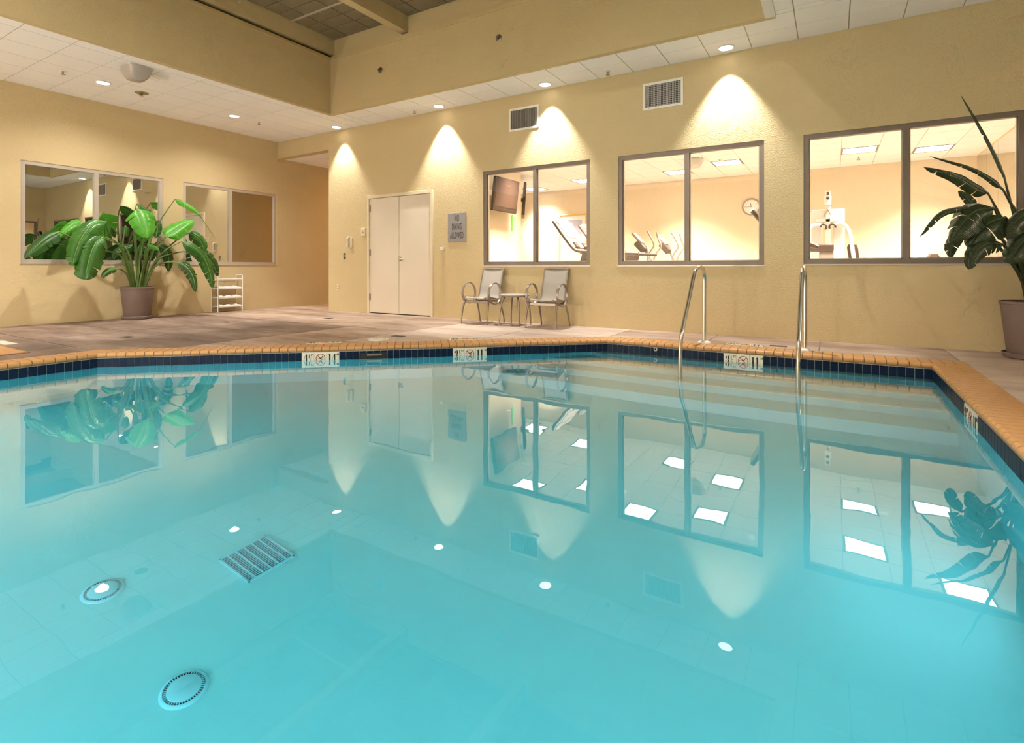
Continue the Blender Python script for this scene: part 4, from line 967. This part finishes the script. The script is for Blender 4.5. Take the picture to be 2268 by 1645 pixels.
def leaf_object(parent, loc, rib, hw, tear, m, rng, fold, hint):
    vs, fs, uv, pts = blade(rib, hw, tear, rng, fold, hint)
    lc = Vector(loc)
    me = bpy.data.meshes.new('leaf'); me.from_pydata([tuple(v-lc) for v in vs], [], fs); me.update()
    l = me.uv_layers.new(name='UVMap')
    for p in me.polygons:
        p.use_smooth = True
        for li in p.loop_indices: l.data[li].uv = uv[me.loops[li].vertex_index]
    o = link('leaf', me, m, parent)
    n = len(pts); b = MB(); b.tube([p-lc for p in pts[:-2]], [.011*(1-.8*i/n)+.002 for i in range(n-2)], 6); b.build('midrib', M['midrib'] if m.name != 'leaf_backlit' else M['midrib_backlit'], o, smooth=60)
    return o
M['midrib'] = mat('leaf_midrib', (.13,.26,.055), .5, var=.1); M['midrib_backlit'] = mat('leaf_midrib_backlit', (.035,.05,.018), .5, var=.1)  # the darker midrib has the backlit shade in its colour
def potted_plant(loc, label, table, mats, rad, rng, folds, hint, wide=1.0):
    t = thing('potted_plant', label, 'plant', loc, 0, 'potted bird-of-paradise plants'); k = rad/.335
    MB().lathe([(.255*k,.035),(.26*k,.04),(.325*k,.60),(.337*k,.605),(.337*k,.632),(.318*k,.632),(.305*k,.57),(.05,.57)], 40).build('pot', M['pot'], t, smooth=35)
    MB().lathe([(.27*k,0),(.295*k,.01),(.312*k,.055),(.305*k,.062),(.285*k,.03),(.05,.03)], 40).build('saucer', M['pot'], t, smooth=35)
    MB().lathe([(.306*k,.575),(.2*k,.59),(.05,.60),(.01,.605)], 24).build('soil', M['soil'], t, smooth=60)
    lc = Vector(loc)
    for i, (st, rb, hw, tear) in enumerate(table):
        st = [Vector(p) for p in st]; st[-1] = Vector(rb[0])
        base = Vector((loc[0]+(st[0].x-loc[0])*.5, loc[1]+(st[0].y-loc[1])*.9, .58)); st[0] = base
        pp = [p-lc for p in smooth_path(st, 6)]; m = len(pp)
        MB().tube(pp, [.022*(1-.62*q/m) for q in range(m)], 8).build('stem', M['stem'] if wide < 1.1 else M['stem_backlit'], t, smooth=60)
        leaf_object(t, loc, rb, hw*wide, tear, mats[i % len(mats)] if not isinstance(mats, dict) else mats.get(i, M['leaf']), rng, folds, hint)
    for q in range(7):
        a = q*2.4; MB().tube([(.05*math.cos(a),.05*math.sin(a),.58),(.09*math.cos(a+.3),.09*math.sin(a+.3),.85),(.13*math.cos(a+.4),.13*math.sin(a+.4),1.05+.05*q)], [.024,.018,.008], 8).build('stem', M['stem'] if wide < 1.1 else M['stem_backlit'], t, smooth=60)
    return t
LM = {0:M['leaf'],1:M['leaf'],2:M['leaf_dark'],3:M['leaf_bright'],4:M['leaf_bright'],5:M['leaf'],6:M['leaf_bright'],7:M['leaf_bright'],8:M['leaf'],9:M['leaf_dark'],10:M['leaf_dark'],12:M['leaf_dark'],13:M['leaf_dark'],16:M['leaf_dark'],15:M['leaf_bright']}
potted_plant((-11.72,5.06,0), 'big-leaved potted plant in a brown pot by the left window', PLANT_LEFT, LM, .287, random.Random(11), .45, (.8,-.25,.5), .98)
potted_plant((1.90,7.98,0), 'potted plant with backlit shade in its leaf colour at the right edge before the gym window', PLANT_RIGHT, [M['leaf_backlit'],M['leaf_backlit'],M['leaf_backlit'],M['leaf_backlit']], .287, random.Random(5), .5, (-.15,-.8,.5), 1.25)
# thin furled spike of the left plant
tpl = bpy.data.objects['potted_plant']
b = MB(); b.tube([Vector(p)-Vector((-11.72,5.06,0)) for p in [(-11.55,6.15,2.15),(-11.52,6.301,1.909),(-11.5,6.474,1.624)]], [.008,.006,.002], 6); b.build('leaf', M['stem'], tpl)

# ------------------------------------------------------------------ gym contents
t = thing('wall_mirror', 'full-height mirror panels on the right wall of the gym', 'mirror', (GX1,0,0))
yy = [D+.22, 9.9, 11.1, 12.3, 13.1, GD-.005]
for a, c_ in zip(yy, yy[1:]): MB().bx(-.004,a+.003,.1,.02,c_-.003,GC-.02).build('mirror_panel', M['mirror'], t)
MB().bx(-.006,yy[0],GC-.02,.02,GD,GC).build('top_channel', M['gold'], t)

def treadmill(x, y, label, ln=1.5):
    t = thing('treadmill', label, 'treadmill', (x,y,0), 0, 'gym treadmills'); W = .86
    MB().bx(.05,.06,.06,2.05,W-.06,.20).build('running_deck', M['dark_plastic'], t, bevel=.02)
    MB().bx(.10,.14,.20,2.0,W-.14,.206).build('belt', M['black'], t)
    MB().prism([(-.1,.02),(.75,.02),(.70,.30),(.05,.34)], .08, W-.08, lambda a,c_,h:(a,h,c_)).build('motor_cover', M['console_grey'], t, bevel=.03)
    for yy_ in (0, W):
        pts = smooth_path([(0,yy_,1.95),(.22,yy_,1.66),(.42,yy_,1.42),(.52,yy_,1.35),(.66,yy_,1.325),(ln*.5+.33,yy_,1.315),(ln,yy_,1.295)],5)
        MB().tube(pts, .032, 8, flat=1.0).build('handrail', M['dark_plastic'], t, smooth=50)
        MB().prism([(.66,1.31),(ln*.5+.36,1.30),(ln*.5+.26,.9),(ln*.5+.3,.2),(.55,.2),(.52,.9)], yy_-.025, yy_+.025, lambda a,c_,h:(a,h,c_)).build('upright', M['dark_plastic'], t, bevel=.01)
    d = Vector((.42,0,-.53)).normalized(); nrm = Vector((d.z*-1,0,d.x)); nrm = Vector((.53,0,.42)).normalized()
    R = Matrix((d, Vector((0,1,0)), nrm)).transposed()
    MB().cb(Vector((.22,W/2,1.66))+nrm*.0, (.66,W-.1,.05), R).build('console_panel', M['console_grey'], t, bevel=.015)
    MB().cb(Vector((.16,W/2,1.735))+nrm*.028, (.34,W-.22,.012), R).build('display', M['console_grey'], t)
    b = MB(); b.lathe([(.02,-.04),(.34,-.035),(.36,0),(.34,.03),(.02,.05)], 24, (0,0,0)); b.v = [tuple(Vector((.02,W/2,1.93))+R@Vector((p[0]*.30,p[1]*1.05,p[2]*.9))) for p in b.v]
    b.build('hood', M['console_grey'], t, smooth=50)
    for yy_ in (.22,W-.22): MB().cb(Vector((.40,yy_,1.45))+nrm*.02, (.16,.15,.07), R).build('cup_holder', M['dark_plastic'], t, bevel=.02)
    MB().tube([(.55,W/2-.06,1.42),(.80,W/2-.05,1.40),(.95,W/2-.05,1.34)], [.05,.06,.03], 10).build('heart_grip', M['dark_plastic'], t, smooth=50)
    MB().cb((.62,W/2,1.30), (.10,W-.1,.05)).build('crossbar', M['dark_plastic'], t, bevel=.01)
treadmill(-4.86, 9.60, 'treadmill nearest the window above the chairs')
treadmill(-4.86, 10.90, 'treadmill behind the nearest one, before the framed picture')
treadmill(-1.15, 9.60, 'treadmill by the clock at the right of the middle window', .72)

def elliptical(x, y, label):
    t = thing('elliptical_trainer', label, 'exercise machine', (x,y,0), 0, 'elliptical trainers')
    MB().prism([(-.9,.0),(.9,.0),(.85,.16),(.2,.30),(-.2,.62),(-.5,.55),(-.85,.2)], -.16, .16, lambda a,c_,h:(a,h,c_)).build('base_housing', M['dark_plastic'], t, bevel=.03)
    MB().tube([(-.05,0,.5),(.0,0,1.15),(-.07,0,1.35),(-.12,0,1.5)], [.07,.06,.05,.05], 10).build('column', M['console_grey'], t, smooth=50)
    MB().lathe([(.03,-.07),(.075,-.04),(.08,.03),(.04,.07)], 14, (0,0,1.17)).build('pivot_hub', M['chrome'], t, smooth=50)
    R = Matrix.Rotation(math.radians(47), 3, 'Y')
    MB().cb((-.23,0,1.50), (.30,.26,.16), R).build('console_body', M['dark_plastic'], t, bevel=.03)
    MB().cb((-.31,0,1.70), (.34,.24,.06), R).build('console_screen', M['console_grey'], t, bevel=.02)
    for s in (-1,1):
        h = smooth_path([(.01,s*.22,.4),(.0,s*.24,1.05),(.02,s*.26,1.30),(.15,s*.28,1.50),(.10,s*.28,1.66),(.02+s*.03,s*.27,1.86)],5)
        MB().tube(h, .022, 8).build('swing_arm', M['taupe_metal'], t, smooth=50)
        MB().cb((.45,s*.22,.28), (.36,.14,.05)).build('pedal', M['dark_plastic'], t, bevel=.01)
        MB().tube([(.01,s*.22,.4),(.45,s*.22,.25),(.8,s*.22,.2)], .02, 8).build('pedal_arm', M['chrome'], t, smooth=50)
elliptical(-3.62, 12.2, 'elliptical trainer at the left of the middle gym window')
elliptical(-3.32, 13.2, 'elliptical trainer next to the middle window mullion')

t = thing('cable_machine', 'white cable weight machine in the right gym window', 'exercise machine', (-.08,12.0,0))
MB().bx(-.30,.12,.05,-.10,.30,2.12).build('weight_shroud', M['white_metal'], t, bevel=.02); MB().bx(.08,.12,.05,.28,.30,2.12).build('weight_shroud', M['white_metal'], t, bevel=.02)
MB().bx(-.275,.06,1.88,.275,.12,2.15).build('header_plate', M['white_metal'], t, bevel=.01)
MB().bx(-.20,.0,1.90,.18,.06,1.965).build('crossbar', M['white_metal'], t, bevel=.008)
MB().bx(-.045,.0,.05,.045,.10,2.2).build('main_post', M['white_metal'], t, bevel=.01)
MB().prism([(-.055,2.24),(.055,2.24),(.06,2.40),(.04,2.41),(.04,2.50),(-.04,2.50),(-.04,2.41),(-.06,2.40)], -.03, .05, lambda a,c_,h:(a,h,c_)).build('pulley_block', M['white_metal'], t)
MB().bx(-.022,-.036,2.42,.022,-.03,2.48).build('block_window', M['dark_plastic'], t)
MB().lathe([(.018,-.045),(.03,-.04),(.03,-.03),(.018,-.028)], 16, (0,0,2.36), 'y').build('pulley', M['dark_plastic'], t, smooth=50)
MB().tube([(.0,-.03,2.24),(-.015,-.03,2.20),(.0,-.03,2.14),(.015,-.03,2.2)], .006, 6, True).build('carabiner', M['chrome'], t)
for s in (-1,1):
    MB().tube([(0,-.03,2.14),(s*.065,-.03,2.0)], .010, 8).build('v_handle', M['taupe_metal'], t)
    MB().tube(smooth_path([(s*.12,-.02,1.85),(s*.25,-.05,1.84),(s*.34,-.10,1.72),(s*.38,-.12,1.50),(s*.44,-.15,1.0),(s*.44,-.15,.8)],5), .035, 10).build('press_arm', M['white_metal'], t, smooth=50)
    MB().prism([(s*.31,1.40),(s*.34,1.46),(s*.46,1.46),(s*.49,1.38),(s*.53,1.0),(s*.36,1.0)], -.10, -.02, lambda a,c_,h:(a,h,c_)).build('arm_pad', M['dark_plastic'], t, bevel=.02)
    b = MB(); b.tube([(s*.075+.05*math.cos(a), -.03, 1.80+.055*math.sin(a)) for a in [math.radians(q) for q in (range(-60,200,20) if s < 0 else range(-20,240,20))]], .018, 8); b.build('roller', M['dark_plastic'], t, smooth=50)
MB().bx(-.46,-.5,1.31,.10,-.2,1.46).build('preacher_pad', M['dark_plastic'], t, bevel=.03)
MB().bx(-.14,-.45,.4,.10,-.25,1.31).build('pad_post', M['console_grey'], t, bevel=.01)
MB().bx(-.5,-.6,0,.5,.4,.06).build('base_frame', M['white_metal'], t, bevel=.01)

t = thing('dumbbell_rack', 'dark dumbbell rack against the far gym wall beside the mirror', 'rack', (1.95,13.45,0))
for x in (-.35,.35): MB().bx(x-.03,-.2,0,x+.03,.2,1.10).build('rack_post', M['dark_plastic'], t)
for z in (.35,.72,1.08): MB().bx(-.40,-.2,z-.02,.40,.2,z+.02).build('rack_shelf', M['dark_plastic'], t)
for i, (x, r, lb) in enumerate(((1.72,.105,'largest hexagonal dumbbell, left end of the rack'),(1.98,.075,'middle-sized hexagonal dumbbell on the rack'),(2.18,.07,'smallest hexagonal dumbbell, nearest the mirror'))):
    t = thing('dumbbell', lb, 'dumbbell', (x,13.40,1.10+r*.866), 0, 'hexagonal dumbbells')
    for y in (-.10,.10):
        b = MB(); b.prism([(r*math.cos(k*math.pi/3), r*math.sin(k*math.pi/3)) for k in range(6)], y-.05, y+.05, lambda a,c_,h:(a,h,c_)); b.build('hex_head', M['dark_plastic'], t, bevel=.008)
    MB().tube([(0,-.06,0),(0,.06,0)], .016, 8).build('grip', M['chrome'], t)

t = thing('wall_clock', 'round white wall clock with a pale rim on the far gym wall', 'clock', (-1.675,GD,2.47))
MB().lathe([(.205,0),(.205,-.03),(.19,-.045),(.172,-.035),(.17,-.02)], 36, axis='y', cap=False).build('rim', M['console_grey'], t, smooth=40)
MB().lathe([(.172,-.02),(.17,-.022),(.01,-.023)], 36, axis='y').build('dial', M['white_plastic'], t)
for k in range(1,13):
    a = math.pi/2-k*math.pi/6; link('numeral', text_mesh(str(k), .045, .0005), M['taupe_metal'], t, (.14*math.cos(a),-.0245,.14*math.sin(a)), (math.pi/2,0,0))
for a, l_, w in ((math.radians(100),.09,.006),(math.radians(180),.135,.004)):
    MB().cb((l_/2*math.cos(a),-.027,l_/2*math.sin(a)), (l_,.002,w*2), Matrix.Rotation(-a,3,'Y')).build('hand', M['dark_plastic'], t)
MB().lathe([(.009,-.024),(.009,-.031)], 12, axis='y').build('hub', M['dark_plastic'], t)

t = thing('framed_picture', 'gilt framed picture with a white mat on the far gym wall', 'picture', (-6.37,GD,1.86)); w, h = .44, .68; f = .045
b = MB(); b.bx(-w,-.03,-h,w,0,-h+f); b.bx(-w,-.03,h-f,w,0,h); b.bx(-w,-.03,-h+f,-w+f,0,h-f); b.bx(w-f,-.03,-h+f,w,0,h-f); b.build('gilt_frame', M['gold'], t, bevel=.006)
MB().bx(-w+f,-.010,-h+f,w-f,-.002,h-f).build('mat_board', M['white_plastic'], t)
M['art'] = mat('art_print', (.42,.42,.56), .6, var=.35, scale=2.5); M['art2'] = mat('art_print_ground', (.50,.36,.32), .6, var=.3, scale=4)
MB().bx(-w+.15,-.012,-.12,w-.15,-.009,h-.16).build('print_sky', M['art'], t); MB().bx(-w+.15,-.012,-h+.15,w-.15,-.009,-.12).build('print_ground', M['art2'], t)

def television(x, y, z, w, h, tilt, label, yaw=0):
    t = thing('television', label, 'television', (x,y,z), yaw, 'gym televisions'); R = Matrix.Rotation(math.radians(tilt), 3, 'Y')
    MB().cb((0,0,0), (.07,w,h), R).build('casing', M['tv_case'], t, bevel=.012)
    MB().cb(R@Vector((.036,0,.03)), (.004,w-.07,h-.14), R).build('screen', M['tv_screen'], t)
    MB().cb(R@Vector((.038,0,-h/2+.05)), (.003,.07,.012), R).build('badge', M['brushed'], t)
    MB().cb((-.14,0,.02), (.22,.08,.08)).build('bracket_arm', M['black'], t); MB().cb((-.25,0,.02), (.03,.2,.34)).build('wall_plate', M['black'], t)
television(-5.98, 9.57, 2.55, .95, .71, 7, 'dark television on the gym partition facing the treadmills')
television(-6.60, 11.44, 2.68, .95, .80, 4, 'dark television beyond the partition corner seen edge-on', math.radians(30))
MB().bx(-.16,-.04,.04,-.08,.04,GC-2.68).build('ceiling_pole', M['black'], bpy.data.objects['television.001'])
t = thing('green_tag', 'narrow green tag hanging below the television on the partition', 'tag', (-6.245,10.28,2.02)); MB().bx(0,-.025,-.17,.012,.025,.17).build('ribbon', M['green'], t); MB().bx(0,-.01,.17,.014,.01,.19).build('hook', M['brushed'], t)
